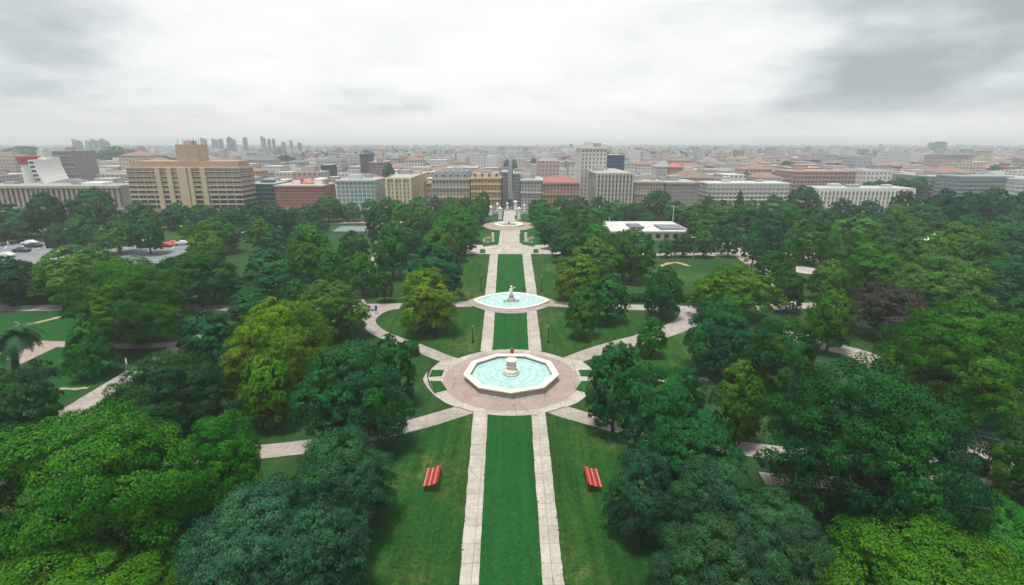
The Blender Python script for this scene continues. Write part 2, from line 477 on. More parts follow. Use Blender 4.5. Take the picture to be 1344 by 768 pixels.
pxsheet('axis_path', [(653.5, 324), (686.5, 324), (682, 302), (657, 302)], 'path', z=.111)
rc = G(668, 296.5)
sheet('rear_plaza', circle(rc[0], rc[1], 9.7, 12.5), 'pink')
pxsheet('axis_path', [(660, 291), (679, 291), (677, 276), (662, 276)], 'path', z=.107)
pxsheet('axis_lawn', [(612, 319), (628, 305), (652, 305.5), (655.5, 308), (655, 319), (650, 322), (634, 324.5), (634, 320)], 'lawn')
pxsheet('axis_lawn', [(724, 319), (712, 305), (685, 305.5), (681.5, 308), (682, 319), (687, 322), (701, 324.5), (702, 320)], 'lawn')
pxsheet('axis_lawn', [(630.5, 327.5), (637, 327.5), (637, 333), (629.5, 333)], 'lawn')
pxsheet('axis_lawn', [(700, 327.5), (706.5, 327.5), (707, 333), (700.5, 333)], 'lawn')
for pts in ([(640, 291), (642, 285), (654, 285), (653, 290)], [(684, 290), (683, 284), (696, 284), (699, 291)],
            [(676, 289), (675.5, 283), (680, 283), (681, 289)], [(659, 289), (661, 283), (656, 283), (655, 289)]):
    pxsheet('axis_lawn', pts, 'lawn')
# planted beds west and east of the main plaza
for sgn in (-1, 1):
    def q(x, y): return (671 + sgn * (671 - x), y)
    pxsheet('bed_path', [q(555, 499), q(559, 491), q(566, 484), q(577, 476), q(600, 470), q(600, 536), q(585, 530), q(570, 520), q(560, 509)], 'path')
    pxsheet('plaza_bed', [q(563, 496), q(567, 486.5), q(583, 486.5), q(580, 495)], 'lawn')
    pxsheet('plaza_bed', [q(564, 501), q(579, 501), q(587, 513), q(572, 517)], 'lawn')

def tufts():
    g = np.random.default_rng(21); n = 34000
    y = 27 + 40 * g.random(n) ** 1.5; x = g.uniform(-20, 20, n)
    def edge(px, py): q = G(px, py); return q[0], q[1]
    def xe(p0, p1): (x0, y0), (x1, y1) = edge(*p0), edge(*p1); return x0 + (x1 - x0) * (y - y0) / (y1 - y0)
    lo, ro = xe((600, 800), (621.5, 540)), xe((744, 800), (715.5, 540)); li, ri = xe((627, 800), (640, 541)), xe((714.5, 800), (697, 541))
    e = .06 * g.normal(size=n)
    ok = ((x < lo + e) | (x > ro + e) | ((x > li + e) & (x < ri + e))) & (np.hypot(x - fc[0], y - fc[1]) > 11.5)
    # leave the diagonal paths clear
    for a, b in (((650, 524), (545, 557)), ((545, 557), (380, 589)), ((692, 524), (800, 557)), ((800, 557), (985, 590))):
        (x0, y0), (x1, y1) = edge(*a), edge(*b); d = np.array([x1 - x0, y1 - y0]); t = np.clip(((x - x0) * d[0] + (y - y0) * d[1]) / (d @ d), 0, 1)
        ok &= np.hypot(x - x0 - t * d[0], y - y0 - t * d[1]) > 1.45
    x, y = x[ok], y[ok]; n = len(x); a = g.uniform(0, math.pi, n); wv = g.uniform(.03, .10, n); h = g.uniform(.012, .05, n)
    inner = (x > -4) & (x < 4); h = np.where(inner, h * .6, h); z = np.where(inner, .113, .008)
    v = np.empty((n, 4, 3)); c_, s_ = np.cos(a) * wv, np.sin(a) * wv; lx, ly = g.normal(0, .05, n), g.normal(0, .05, n)
    v[:, 0] = np.stack([x - c_, y - s_, z], 1); v[:, 1] = np.stack([x + c_, y + s_, z], 1)
    v[:, 2] = np.stack([x + c_ * 1.3 + lx, y + s_ * 1.3 + ly, z + h], 1); v[:, 3] = np.stack([x - c_ * 1.3 + lx, y - s_ * 1.3 + ly, z + h], 1)
    o = link(bpy.data.objects.new('grass', quadmesh('grass', v.reshape(-1, 3), np.clip(g.normal(.5, .2, n), 0, 1), M['leaf'])))
    o.color = (.014, .088, .013, 1); tag(o, 'short tufts of grass over the near lawns', 'grass', kind='stuff')
tufts()
# ------------------------------------------------------------------ fountains
def main_fountain():
    r = tag(empty('fountain', (fc[0], fc[1], 0.1)), 'large nine sided stone fountain with pale aqua water and a round pedestal', 'fountain')
    n, ph = 9, -math.pi / 2; r.scale = (1, 1, .84)
    MB().lathe([(6.35, 0), (6.3, 0.14), (6.12, 0.16), (6.12, 1.0), (5.6, 1.0), (5.6, 0.25)], n, ph=ph, cap=False).build('basin_wall', 'stone_grey', r)
    rim = MB().lathe([(6.32, 0.98), (6.36, 1.04), (6.36, 1.2), (6.28, 1.23), (5.5, 1.23), (5.44, 1.19), (5.44, 1.02), (5.5, 0.98)], n, ph=ph, cap=False)
    rim.build('rim', 'stone', r)
    w = MB(); w.add([(5.65 * math.cos(ph + 2 * math.pi * i / n), 5.65 * math.sin(ph + 2 * math.pi * i / n), 0.72) for i in range(n)], [tuple(range(n))])
    w.build('water', 'water', r)
    MB().lathe([(1.2, 0.3), (1.2, 0.95), (1.05, 1.0), (1.12, 1.12), (1.08, 1.3), (0.86, 1.42), (0.72, 1.6), (0.70, 1.9), (0.82, 1.98),
                (0.84, 2.1), (0.72, 2.2), (0.70, 2.6), (0.78, 2.72), (0.92, 2.82), (0.95, 2.95), (0.92, 3.0), (0.74, 3.0), (0.66, 2.85), (0.4, 2.78), (0.0, 2.76)],
               28, cap=False).build('pedestal', 'stone', r, smooth=True).scale = (.86, .86, 1.05)
    MB().lathe([(1.07, 0.70), (1.07, 0.86), (1.02, 0.86)], 28, cap=False).build('algae_band', mat('algae', (0.14, 0.30, 0.26), 0.6), r)
main_fountain()

def lens_fountain():
    r = tag(empty('fountain', (mc[0], mc[1], 0.1)), 'lens shaped pool with a white figure in the middle of its pale water', 'fountain')
    def ring(rx, ry, z): return [(p[0] - mc[0], p[1] - mc[1], z) for p in lens(rx, ry)]
    n = 48
    vs = ring(7.5, 5.6, 0) + ring(7.5, 5.6, .42) + ring(6.9, 5.05, .42) + ring(6.8, 4.95, .05)
    fs = [(k * n + i, k * n + (i + 1) % n, (k + 1) * n + (i + 1) % n, (k + 1) * n + i) for k in range(3) for i in range(n)]
    MB().add(vs, fs).build('rim', 'marble', r)
    MB().add(ring(6.86, 5.0, 0.2), [tuple(range(n))]).build('water', 'water', r)
    p = MB(); p.lathe([(0.75, 0.05), (0.72, 0.7), (0.5, 0.85), (0.42, 1.2), (0.5, 1.3), (0.0, 1.32)], 16, cap=False)
    p.build('plinth', 'stone_grey', r, smooth=True)
    f = MB(); f.tube([(0, 0, 1.25), (0.02, 0, 1.8), (-0.03, 0, 2.3), (0, 0, 2.75), (0, 0, 2.9)], [0.32, 0.27, 0.33, 0.26, 0.12], 12)
    f.ico((0.02, -0.02, 3.1), 0.24, 2); f.tube([(-0.25, 0, 2.65), (-0.45, -0.1, 2.2), (-0.2, -0.3, 2.0)], [0.12, 0.1, 0.08], 8)
    f.tube([(0.22, 0, 2.65), (0.5, -0.05, 2.9), (0.75, -0.1, 3.0)], [0.12, 0.1, 0.08], 8)
    f.build('figure', 'marble', r, smooth=True)
    for sx in (-1, 1):
        for k in range(3):
            b = MB(); b.tube([(sx * (0.6 + .35 * k), -0.5 - .2 * k, 0.2), (sx * (0.75 + .35 * k), -0.6 - .2 * k, 0.75), (sx * (1.0 + .35 * k), -0.7 - .2 * k, 0.5)], [.12, .1, .05], 8)
            b.build('spout', 'stone_grey', r, smooth=True)
lens_fountain()

def ring_fountain():
    r = tag(empty('fountain', (rc[0], rc[1], 0.1)), 'low round white ring fountain on the far pink plaza', 'fountain')
    MB().lathe([(5.4, 0), (5.4, 0.7), (4.3, 0.7), (4.2, 0.05)], 48, cap=False).build('rim', 'marble', r)
    MB().lathe([(4.3, 0.3), (0, 0.3)], 48, cap=False).build('water', 'water', r)
    MB().lathe([(2.4, 0.1), (2.4, 0.75), (1.7, 0.8), (1.6, 0.6), (0.4, 0.6), (0.3, 1.5), (0.7, 1.7), (0.0, 1.7)], 32, cap=False).build('inner_bowl', 'stone_grey', r)
ring_fountain()

# ------------------------------------------------------------------ benches
def park_bench(px, py, rz, mir, label):
    g = G(px, py)
    r = tag(empty('park_bench', (g[0], g[1], 0.02), rz), label, 'bench', 'red slatted benches on the side lawns')
    L_, D = 2.7, 1.35                                  # broad slatted lounger bench, raised on its inner side
    for i in range(6):
        t = i / 5
        x = mir * (-D / 2 + 0.12 + t * (D - 0.24)); z = 0.62 + 0.34 * t * t
        w = MB(); m = Matrix.Translation((x, 0, z)) @ Matrix.Rotation(-mir * (0.08 + 0.32 * t), 4, 'Y')
        w.box(-0.085, 0.085, -L_ / 2, L_ / 2, -0.03, 0.03, 0, m)
        w.build('slat', 'pale_red' if i % 2 == 0 else 'red_wood', r, bevel=0.01)
    for yy in (-L_ / 2 + 0.1, L_ / 2 - 0.1):
        for xx, zt in ((-D / 2 + 0.12, 0.58), (D / 2 - 0.14, 0.90)):
            b = MB(); b.tube([(mir * xx * 1.06, yy, 0), (mir * xx, yy, zt)], [0.055, 0.055], 6); b.build('leg', 'dark_red', r)
        b = MB(); pts = [(mir * (-D / 2 + 0.1 + t / 5 * (D - 0.2)), yy, 0.555 + 0.34 * (t / 5) ** 2) for t in range(6)]
        b.tube(pts, 0.05, 6); b.build('seat_bearer', 'dark_red', r)
park_bench(568, 634, R(0), 1, 'red slatted bench on the grass west of the axis path')
park_bench(777, 635, R(1), -1, 'red slatted bench on the grass east of the axis path')

def teal_bench(px, py, rz):
    g = G(px, py)
    r = tag(empty('park_bench', (g[0], g[1], 0.02), rz), 'long teal bench beside the curved path near the clipped bush', 'bench')
    for k in range(3):
        b = MB(); b.box(-1.9, 1.9, -0.35 + .2 * k, -0.2 + .2 * k, 0.44, 0.48); b.build('seat_slat', 'bench_teal', r)
    for k in range(2):
        b = MB(); b.box(-1.9, 1.9, 0.30 + .05 * k, 0.34 + .05 * k, 0.6 + .22 * k, 0.75 + .22 * k); b.build('back_slat', 'bench_teal', r)
    for x in (-1.6, 0, 1.6):
        b = MB(); b.tube([(x, -0.3, 0), (x, -0.3, 0.44)], 0.04, 6); b.tube([(x, 0.25, 0), (x, 0.27, 0.44), (x, 0.40, 0.98)], 0.04, 6); b.build('leg', 'iron', r)
teal_bench(1291, 578, R(-38))

# ------------------------------------------------------------------ lamps, posts, pillars, statues
def lamp(px, py, h, label, grp):
    g = G(px, py)
    r = tag(empty('street_lamp', (g[0], g[1], 0)), label, 'street lamp', grp)
    MB().lathe([(0.16, 0), (0.15, 0.35), (0.075, 0.5), (0.06, h - 0.5), (0.09, h - 0.45), (0.05, h - 0.4)], 10).build('pole', 'iron', r, smooth=True)
    MB().lathe([(0.07, h - 0.4), (0.17, h - 0.1), (0.12, h)], 10).build('lantern', 'lampglass', r)
    MB().lathe([(0.2, h - 0.02), (0.02, h + 0.14)], 10).build('cap', 'iron', r)
GL = 'dark lamp posts on the lawns beside the axis'
lamp(620.5, 450, 3.0, 'dark lamp post on the lawn northwest of the large fountain', GL)
lamp(719.5, 450, 3.0, 'dark lamp post on the lawn northeast of the large fountain', GL)
lamp(632, 382, 3.6, 'dark lamp post on the lawn west of the lens shaped pool', GL)
lamp(711, 383, 3.6, 'dark lamp post on the lawn east of the lens shaped pool', GL)
def tall_pole(px, py, h, label):
    g = G(px, py)
    r = tag(empty('light_pole', (g[0], g[1], 0)), label, 'light pole')
    MB().lathe([(0.14, 0), (0.08, h)], 8).build('pole', 'white', r)
    b = MB(); b.box(-1.1, 0.1, -0.1, 0.1, h, h + 0.14); b.build('lamp_head', 'white', r)
tall_pole(882, 302, 8.5, 'tall white light pole behind the flat white pavilion')
tall_pole(910, 338, 5.5, 'short white light pole at the road in front of the pavilion')

def pillar(px, py, h, w, label):
    g = G(px, py)
    r = tag(empty('gate_pillar', (g[0], g[1], 0)), label, 'pillar', 'white stone pillars at the far gate')
    b = MB(); b.box(-w * .7, w * .7, -w * .7, w * .7, 0, 0.5); b.build('base', 'stone_grey', r)
    b = MB(); b.box(-w / 2, w / 2, -w / 2, w / 2, 0.5, h - 0.35); b.build('shaft', 'marble', r, bevel=0.05)
    b = MB(); b.box(-w * .65, w * .65, -w * .65, w * .65, h - 0.35, h - 0.1); b.lathe([(w * .5, h - .1), (w * .4, h + .25), (0.02, h + .5)], 8); b.build('capital', 'marble', r)
for px, py, h, w, l in ((656.5, 289, 4.9, 1.3, 'thick front white pillar at the far gate, west of the path'), (681, 289, 4.9, 1.3, 'thick front white pillar at the far gate, east of the path'),
                        (644, 283, 3.8, 1.3, 'outermost western white pillar by the grey cream block'), (653, 278, 3.6, 1.1, 'western white pillar behind the thick front one'),
                        (666, 277, 3.6, 0.9, 'thin white pillar close left of the gate opening'), (676.5, 277, 4.4, 1.4, 'white pillar close right of the gate opening'),
                        (688, 279, 3.4, 1.0, 'eastern white pillar behind the thick front one'), (694.5, 282, 3.8, 0.9, 'outermost eastern white pillar near the dark street trees')):
    pillar(px, py, h, w, l)
def low_wall(px0, px1, py, label):
    a, b_ = G(px0, py), G(px1, py)
    o = MB().box(a[0], b_[0], a[1], a[1] + 0.6, 0.0, 1.1, 0).box(a[0] - .1, b_[0] + .1, a[1] - .1, a[1] + .7, 1.1, 1.25, 0).build('low_wall', 'stone')
    tag(o, label, 'wall')
low_wall(644, 660, 281, 'low cream stone wall west of the far gate path')
low_wall(679, 697, 281, 'low cream stone wall east of the far gate path')

def stele(px, py, lab):
    g = G(px, py); r = tag(empty('stone_stele', (g[0], g[1], 0.02)), lab, 'monument', 'white steles on the far lawns')
    b = MB(); b.box(-.6, .6, -.5, .5, 0, .3); b.build('base', 'stone_grey', r)
    b = MB(); b.box(-.42, .42, -.25, .25, .3, 3.0); b.build('slab', 'marble', r, bevel=.05)
stele(647, 318, 'upright white stele on the far western lawn'); stele(690, 318, 'upright white stele on the far eastern lawn')
def urn(px, py, lab):
    g = G(px, py); r = tag(empty('flower_urn', (g[0], g[1], 0.02)), lab, 'urn', 'flower urns on the far lawns')
    b = MB(); b.lathe([(.6, 0), (.55, .4), (.3, .5), (.28, .8), (.7, 1.2), (.85, 1.5), (.7, 1.5), (0, 1.4)], 14, cap=False); b.build('bowl', 'marble', r)
    b = MB()
    for i in range(26): b.ico((random.uniform(-.55, .55), random.uniform(-.55, .55), 1.55 + random.uniform(0, .45)), .16, 1)
    b.build('flowers', mat('flower', (.5, .16, .08), .8), r)
    b = MB(); b.box(-1.6, -.8, -.3, .3, 0, .9); b.box(-1.5, -.9, -.2, .2, .9, 1.3); b.build('plinth', 'stone', r)
urn(640.5, 318.5, 'flower urn beside the western white stele'); urn(697.5, 318.5, 'flower urn beside the eastern white stele')

def bed_wall(sgn):
    pts = [(671 + sgn * (671 - x), y) for x, y in ((561, 497), (565, 486), (570, 481))]
    pts2 = [(671 + sgn * (671 - x), y) for x, y in ((562, 502), (566, 511), (571, 518))]
    r = tag(empty('bed_railing', (0, 0, 0)), 'low curved dark railing round the little beds %s of the large fountain' % ('west' if sgn < 0 else 'east'), 'railing', 'railings round the plaza beds')
    for pp in (pts, pts2):
        c = smooth_line([G(*p) for p in pp])
        b = MB(); b.tube([(p.x, p.y, .55) for p in c], .06, 6); b.tube([(p.x, p.y, .25) for p in c], .04, 6)
        for p in c[::3]: b.tube([(p.x, p.y, 0), (p.x, p.y, .6)], .045, 6)
        b.build('rail', 'iron', r)
bed_wall(1); bed_wall(-1)

# ------------------------------------------------------------------ people
def person(px, py, rz, cols, label, step=0.25, h=1.72, at=None):
    g = at or G(px, py)
    vs = [(0, 0, .95), (0, 0, 1.18), (0, .02, 1.42), (0, .01, 1.52), (0, -.01, 1.64), (0, -.01, 1.76),
          (.19, .01, 1.42), (.25, .03, 1.15), (.24, -.1, .9), (-.19, .01, 1.42), (-.25, .05, 1.15), (-.24, .12, .92),
          (.1, 0, .9), (.11, -step * .5, .5), (.11, -step, .08), (.11, -step - .16, .04), (-.1, 0, .9), (-.11, step * .35, .5), (-.11, step, .09), (-.11, step - .15, .04)]
    rad = [.16, .15, .17, .065, .105, .09, .075, .055, .045, .075, .055, .045, .11, .075, .05, .045, .11, .075, .05, .045]
    es = [(0, 1), (1, 2), (2, 3), (3, 4), (4, 5), (2, 6), (6, 7), (7, 8), (2, 9), (9, 10), (10, 11), (0, 12), (12, 13), (13, 14), (14, 15), (0, 16), (16, 17), (17, 18), (18, 19)]
    me = bpy.data.meshes.new('person'); me.from_pydata(vs, es, [])
    o = link(bpy.data.objects.new('person', me))
    sk = o.modifiers.new('s', 'SKIN'); ss = o.modifiers.new('u', 'SUBSURF'); ss.levels = 1; ss.render_levels = 1
    for i, d in enumerate(me.skin_vertices[0].data): d.radius = (rad[i], rad[i] * (.75 if i < 3 else 1)); d.use_root = (i == 0)
    dg = bpy.context.evaluated_depsgraph_get()
    nm = bpy.data.meshes.new_from_object(o.evaluated_get(dg))
    o.modifiers.clear(); o.data = nm
    nm.materials.clear()
    for m in (cols[0], cols[1], 'skin', 'hair'): nm.materials.append(M[m] if isinstance(m, str) else m)
    for p in nm.polygons:
        c = p.center; p.use_smooth = True
        p.material_index = 3 if (c.z > 1.73 or (c.z > 1.6 and c.y > .04)) else 2 if (c.z > 1.5 or (abs(c.x) > .19 and c.z < 1.0 and c.z > .8)) else 0 if c.z > .93 else 1
    s = h / 1.86
    o.scale = (s, s, s); o.location = (g[0], g[1], .03); o.rotation_euler = (0, 0, rz)
    return tag(o, label, 'person')
C_white = mat('white_cloth', (.72, .70, .68), .8); C_red = mat('red_cloth', (.35, .03, .03), .8); C_dark = mat('dark_cloth', (.03, .03, .04), .8); C_grey = mat('grey_cloth', (.28, .27, .3), .8); C_green = mat('green_cloth', (.02, .12, .10), .8)
person(168, 486, R(130), (C_white, C_grey), 'person in a white top walking on the left diagonal path', h=2.0)
person(672, 470.5, R(0), (C_red, C_dark), 'person in dark red standing behind the large fountain rim', .08, 1.8)
person(494, 412, R(60), ('blue', 'blue'), 'person in bright blue on the path by the olive tree', .2, 1.9)
person(823, 404, R(80), (C_green, C_dark), 'person in dark green at the eastern path fork', .2, 1.8)
person(826.5, 404.5, R(80), (C_dark, C_green), 'person in dark clothes beside the green clad walker', .15, 1.75)
person(875, 406, R(-90), (C_red, C_dark), 'person in a red top on the eastern park road', .25, 1.75)
person(887, 407, R(-90), (C_dark, C_dark), 'person all in black on the eastern park road', .25, 1.75)
person(12, 325, R(90), (C_white, C_white), 'person in white at the edge of the car park', .2, 2.2)
person(107, 321, R(0), (C_white, C_dark), 'person in a white shirt by the dark bush at the car park', .2, 2.0)

# ------------------------------------------------------------------ cars
def make_car(name, col, label, px, py, rz):
    g = G(px, py); r = tag(empty(name, (g[0], g[1], .03), rz), label, 'car', 'cars in the grey car park')
    m = mat(name + '_paint', col, .3, .05, 1, spec=.6)
    prof = [(-2.1, .35), (-2.15, .75), (-1.95, .95), (-1.2, 1.0), (-.6, 1.45), (.75, 1.48), (1.45, 1.0), (2.05, .9), (2.15, .6), (2.1, .35)]
    def side(pr, w0, w1, mb, mi=0):
        n = len(pr); vs = []
        for s in (-1, 1):
            for x, z in pr: vs.append((x, s * (w0 if z <= 1.0 else w1), z))
        fs = [(i, (i + 1) % n, n + (i + 1) % n, n + i) for i in range(n)] + [tuple(range(n))[::-1], tuple(range(n, 2 * n))]
        mb.add(vs, fs, mi)
    b = MB(); side(prof, .86, .68, b); b.build('body', m, r, bevel=.06)
    b = MB()
    side([(-1.12, 1.02), (-.58, 1.40), (.72, 1.43), (1.36, 1.02)], .875, .715, b)
    b.build('windows', 'glass', r)
    for x in (-1.35, 1.35):
        for y in (-.82, .82):
            w = MB(); w.tube([(x, y - .1, .32), (x, y + .1, .32)], .32, 14); w.build('wheel', 'iron', r)
for a in (('parked_car', (.7, .7, .7), 'white car at the upper left of the car park', 40, 321.5, .1), ('parked_car', (.03, .04, .08), 'dark blue car just below the white car', 45, 325, .15),
          ('parked_car', (.05, .06, .07), 'black car alone in the middle of the car park', 29, 331, .05), ('parked_car', (.5, .03, .02), 'red car by the row under the paired trees', 217, 324.5, .1),
          ('parked_car', (.55, .10, .06), 'faded red car right of the red one', 226, 322.5, .2), ('parked_car', (.72, .72, .72), 'white car beneath the paired trees', 190, 321, 0.0),
          ('parked_car', (.6, .6, .62), 'silver car at the right end of the car park', 240, 322, .3), ('parked_car', (.03, .08, .3), 'blue car under the paired trees', 197, 324.5, 1.4),
          ('parked_car', (.6, .6, .6), 'pale car at the lower left corner of the car park', 8, 338, .05)):
    make_car(*a)

# ------------------------------------------------------------------ trees
def crown_data(seed, nclump, nleaf, leaf, shape, Rr=6.0, Ht=11.0):
    g = np.random.default_rng(seed)
    zlo = {'round': .11, 'broad': .14, 'tall': .08, 'cone': .10, 'tiered': .11}[shape]
    ph = g.uniform(0, 6.28, 4)
    cl = []
    tries = 0
    while len(cl) < nclump and tries < 20000:
        tries += 1
        t = g.uniform(0, 1) ** .8                     # 0 bottom .. 1 top
        if shape == 'cone': prof = (1 - t) ** .75 * .98 + .06
        elif shape == 'broad': prof = math.sqrt(max(0, 1 - max(0, (t - .12) / .88) ** 2)) * (1 if t > .12 else .8 + t * 1.6)
        elif shape == 'tall': prof = math.sqrt(max(0, 1 - ((t - .38) / .63) ** 2)) if t > .38 else math.sqrt(max(0, 1 - ((t - .38) / .5) ** 2))
        else: prof = math.sqrt(max(0, 1 - ((t - .36) / .65) ** 2)) if t > .36 else math.sqrt(max(0, 1 - ((t - .36) / .55) ** 2))
        a = g.uniform(0, 6.283)
        wk = 1.0 if nclump >= 110 else .55
        wob = 1 + wk * .15 * math.sin(2 * a + ph[0]) + wk * .13 * math.sin(3 * a + ph[1] + 3 * t) + wk * .11 * math.sin(5 * a + ph[2] - 4 * t)
        rr = (g.uniform(.6, 1.0) if nclump > 110 else g.uniform(.74, .95)) if g.random() < .85 else g.uniform(.2, .6)
        if t > .8: rr = g.uniform(0, .95)
        c = np.array([prof * wob * rr * Rr * math.cos(a), prof * wob * rr * Rr * math.sin(a), (zlo + (1 - zlo) * (t * .9 + .02)) * Ht])
        rc_ = (g.uniform(.14, .27) * .86 if nclump >= 110 else g.uniform(.11, .20)) * Rr
        if all(np.linalg.norm(c - o[0]) > (.72 if nclump >= 110 else .55) * (rc_ + o[1]) for o in cl):
            cl.append((c, rc_, a))
    C_, N_, T_ = [], [], []
    tot = sum(r_ ** 2 for c, r_, a in cl)
    flat = .55 if shape == 'tiered' else .78
    for c, r_, a in cl:
        n = int(nleaf * r_ ** 2 / tot) + 8
        ns = max(5, min(26, n // 22))
        out = np.array([.55 * math.cos(a), .55 * math.sin(a), .8])
        sd = g.normal(size=(ns, 3)); sd /= np.linalg.norm(sd, axis=1)[:, None]
        lo = sd @ out < -.1; sd[lo] *= -1
        sc_ = sd * r_ * g.uniform(.72, 1.08, (ns, 1)) * np.array([1.12, 1.12, flat])
        st = g.normal(0, .13, ns)
        k = g.integers(0, ns, n)
        d = g.normal(size=(n, 3)); d /= np.linalg.norm(d, axis=1)[:, None]
        up = sd[k] * .6 + np.array([0, 0, .6])
        flip = (np.einsum('ij,ij->i', d, up) < 0) & (g.random(n) < .88); d[flip] *= -1
        pr = r_ * .40 * (.82 + .36 * g.random(n))
        pos = c + sc_[k] + d * pr[:, None] * np.array([1.1, 1.1, .62])
        cd = (pos - np.array([0, 0, .50 * Ht])) / np.array([Rr, Rr, .5 * Ht]); cd /= np.linalg.norm(cd, axis=1)[:, None] + 1e-6
        C_.append(pos); N_.append(d * .75 + cd * (.65 if nclump >= 110 else 1.1) + np.array([0, 0, .1]) + g.normal(0, .28, (n, 3)))
        ct = g.normal(0, .16 if nclump >= 110 else .09)
        T_.append(np.clip(.45 + ct + st[k] + g.normal(0, .13, n), 0, 1))
    pos = np.vstack(C_); nor = np.vstack(N_); tint = np.concatenate(T_)
    nor /= np.linalg.norm(nor, axis=1)[:, None]
    n = len(pos)
    rv = g.normal(size=(n, 3)); t1 = np.cross(nor, rv); t1 /= np.linalg.norm(t1, axis=1)[:, None]
    t2 = np.cross(nor, t1)
    s = leaf * g.uniform(.65, 1.35, n)[:, None]
    v = np.empty((n, 4, 3))
    v[:, 0] = pos - t1 * s * .62; v[:, 2] = pos + t1 * s * .62 - nor * s * .12
    v[:, 1] = pos + t2 * s * .42 - nor * s * .1; v[:, 3] = pos - t2 * s * .42 - nor * s * .1
    v = v.reshape(-1, 3)
    v[:, :2] /= Rr; v[:, 2] /= Ht
    # keep the crown within radius 1, top at 1
    q = np.quantile(np.hypot(v[:, 0], v[:, 1]), .985); v[:, :2] /= q
    v[:, 2] *= 1.0 / np.quantile(v[:, 2], .998)
    return v, tint, [(c / np.array([Rr, Rr, Ht]), r_) for c, r_, a in cl]

def trunk_mesh(clumps, seed, Rr=6.0, Ht=11.0):
    g = random.Random(seed); b = MB()
    fork = .30
    b.tube([(0, 0, -.01), (.01, 0, .03), (.015, .01, .15), (.0, .02, fork)], [.078, .05, .042, .036], 9)
    tg = sorted(clumps, key=lambda c: g.random())[:13]
    for c, r_ in tg:
        c = Vector(c); s = Vector((0, .02, g.uniform(.18, fork))); m = s.lerp(c, .5) + Vector((0, 0, -.04))
        b.tube([s, m, c], [.026, .017, .006], 6)
    b.tube([(0, .02, fork), (.03, -.02, .55), (0, 0, .85)], [.034, .022, .006], 7)
    return b.mesh('trunk', 'bark', True)

PROTO = {}
def protos(key, shape, n, nclump, nleaf, leaf):
    PROTO[key] = []
    for i in range(n):
        v, t, cl = crown_data(100 * len(PROTO) + i * 7 + 3, nclump, nleaf, leaf, shape)
        PROTO[key].append((quadmesh('crown', v, t, M['leaf']), trunk_mesh(cl, i)))
for lod, nl, lf, nc in (('X', 120000, .135, 150), ('N', 52000, .20, 110), ('M', 28000, .27, 105), ('F', 12000, .40, 95)):
    for shp in ('round', 'broad', 'tall', 'cone', 'tiered'):
        k = {'X': {'round': 1, 'broad': 2, 'tall': 0, 'cone': 0, 'tiered': 2}, 'N': {'round': 3, 'broad': 2, 'tall': 1, 'cone': 1, 'tiered': 2}, 'M': {'round': 4, 'broad': 2, 'tall': 2, 'cone': 1, 'tiered': 1},
             'F': {'round': 3, 'broad': 2, 'tall': 2, 'cone': 1, 'tiered': 1}}[lod][shp]
        protos(lod + shp, shp, k, nc, nl, lf)

COLR = {'Y': (.098, .225, .005), 'L': (.072, .228, .003), 'G': (.024, .182, .009), 'D': (.012, .112, .015), 'T': (.014, .122, .028),
        'B': (.034, .128, .047), 'O': (.056, .172, .016), 'K': (.036, .158, .004), 'V': (.052, .172, .003), 'S': (.011, .105, .014), 'P': (.040, .050, .028), 'E': (.007, .090, .025)}
WORD = {'Y': 'yellow green', 'L': 'bright lime', 'G': 'mid green', 'D': 'dark green', 'T': 'cool green', 'B': 'blue green', 'K': 'lime topped', 'S': 'dark green', 'V': 'bright lime', 'O': 'olive', 'P': 'purple brown', 'E': 'deep green'}
SHW = {'round': 'round', 'broad': 'broad', 'tall': 'tall', 'cone': 'pointed', 'tiered': 'layered'}
ORD = ['first', 'second', 'third', 'fourth', 'fifth', 'sixth', 'seventh', 'eighth', 'ninth', 'tenth', 'eleventh', 'twelfth', 'thirteenth', 'fourteenth', 'fifteenth', 'sixteenth', 'seventeenth', 'eighteenth', 'nineteenth', 'twentieth']
def ordn(i): return ORD[i] if i < 20 else ['twenty', 'thirty', 'forty', 'fifty'][i // 20 * 0 + (i // 10 - 2)] + ' ' + ORD[i % 10]

def solve_tree(x, yt, yb, w):
    g = G(x, yb); Rr = w / 2 * ZC(g[1], 3) / F
    for _ in range(3): Rr = w / 2 * ZC(g[1], min(.5 * 1.6 * Rr, 8)) / F
    lo, hi = .9 * Rr, 4.2 * Rr
    for _ in range(30):
        h = (lo + hi) / 2
        hc, c = .58 * h, .42 * h
        top = min(P(0, g[1] + Rr * .92 * math.cos(t), hc + c * math.sin(t))[1] for t in [i * math.pi / 16 for i in range(17)])
        if top > yt: lo = h
        else: hi = h
    return g, Rr, h

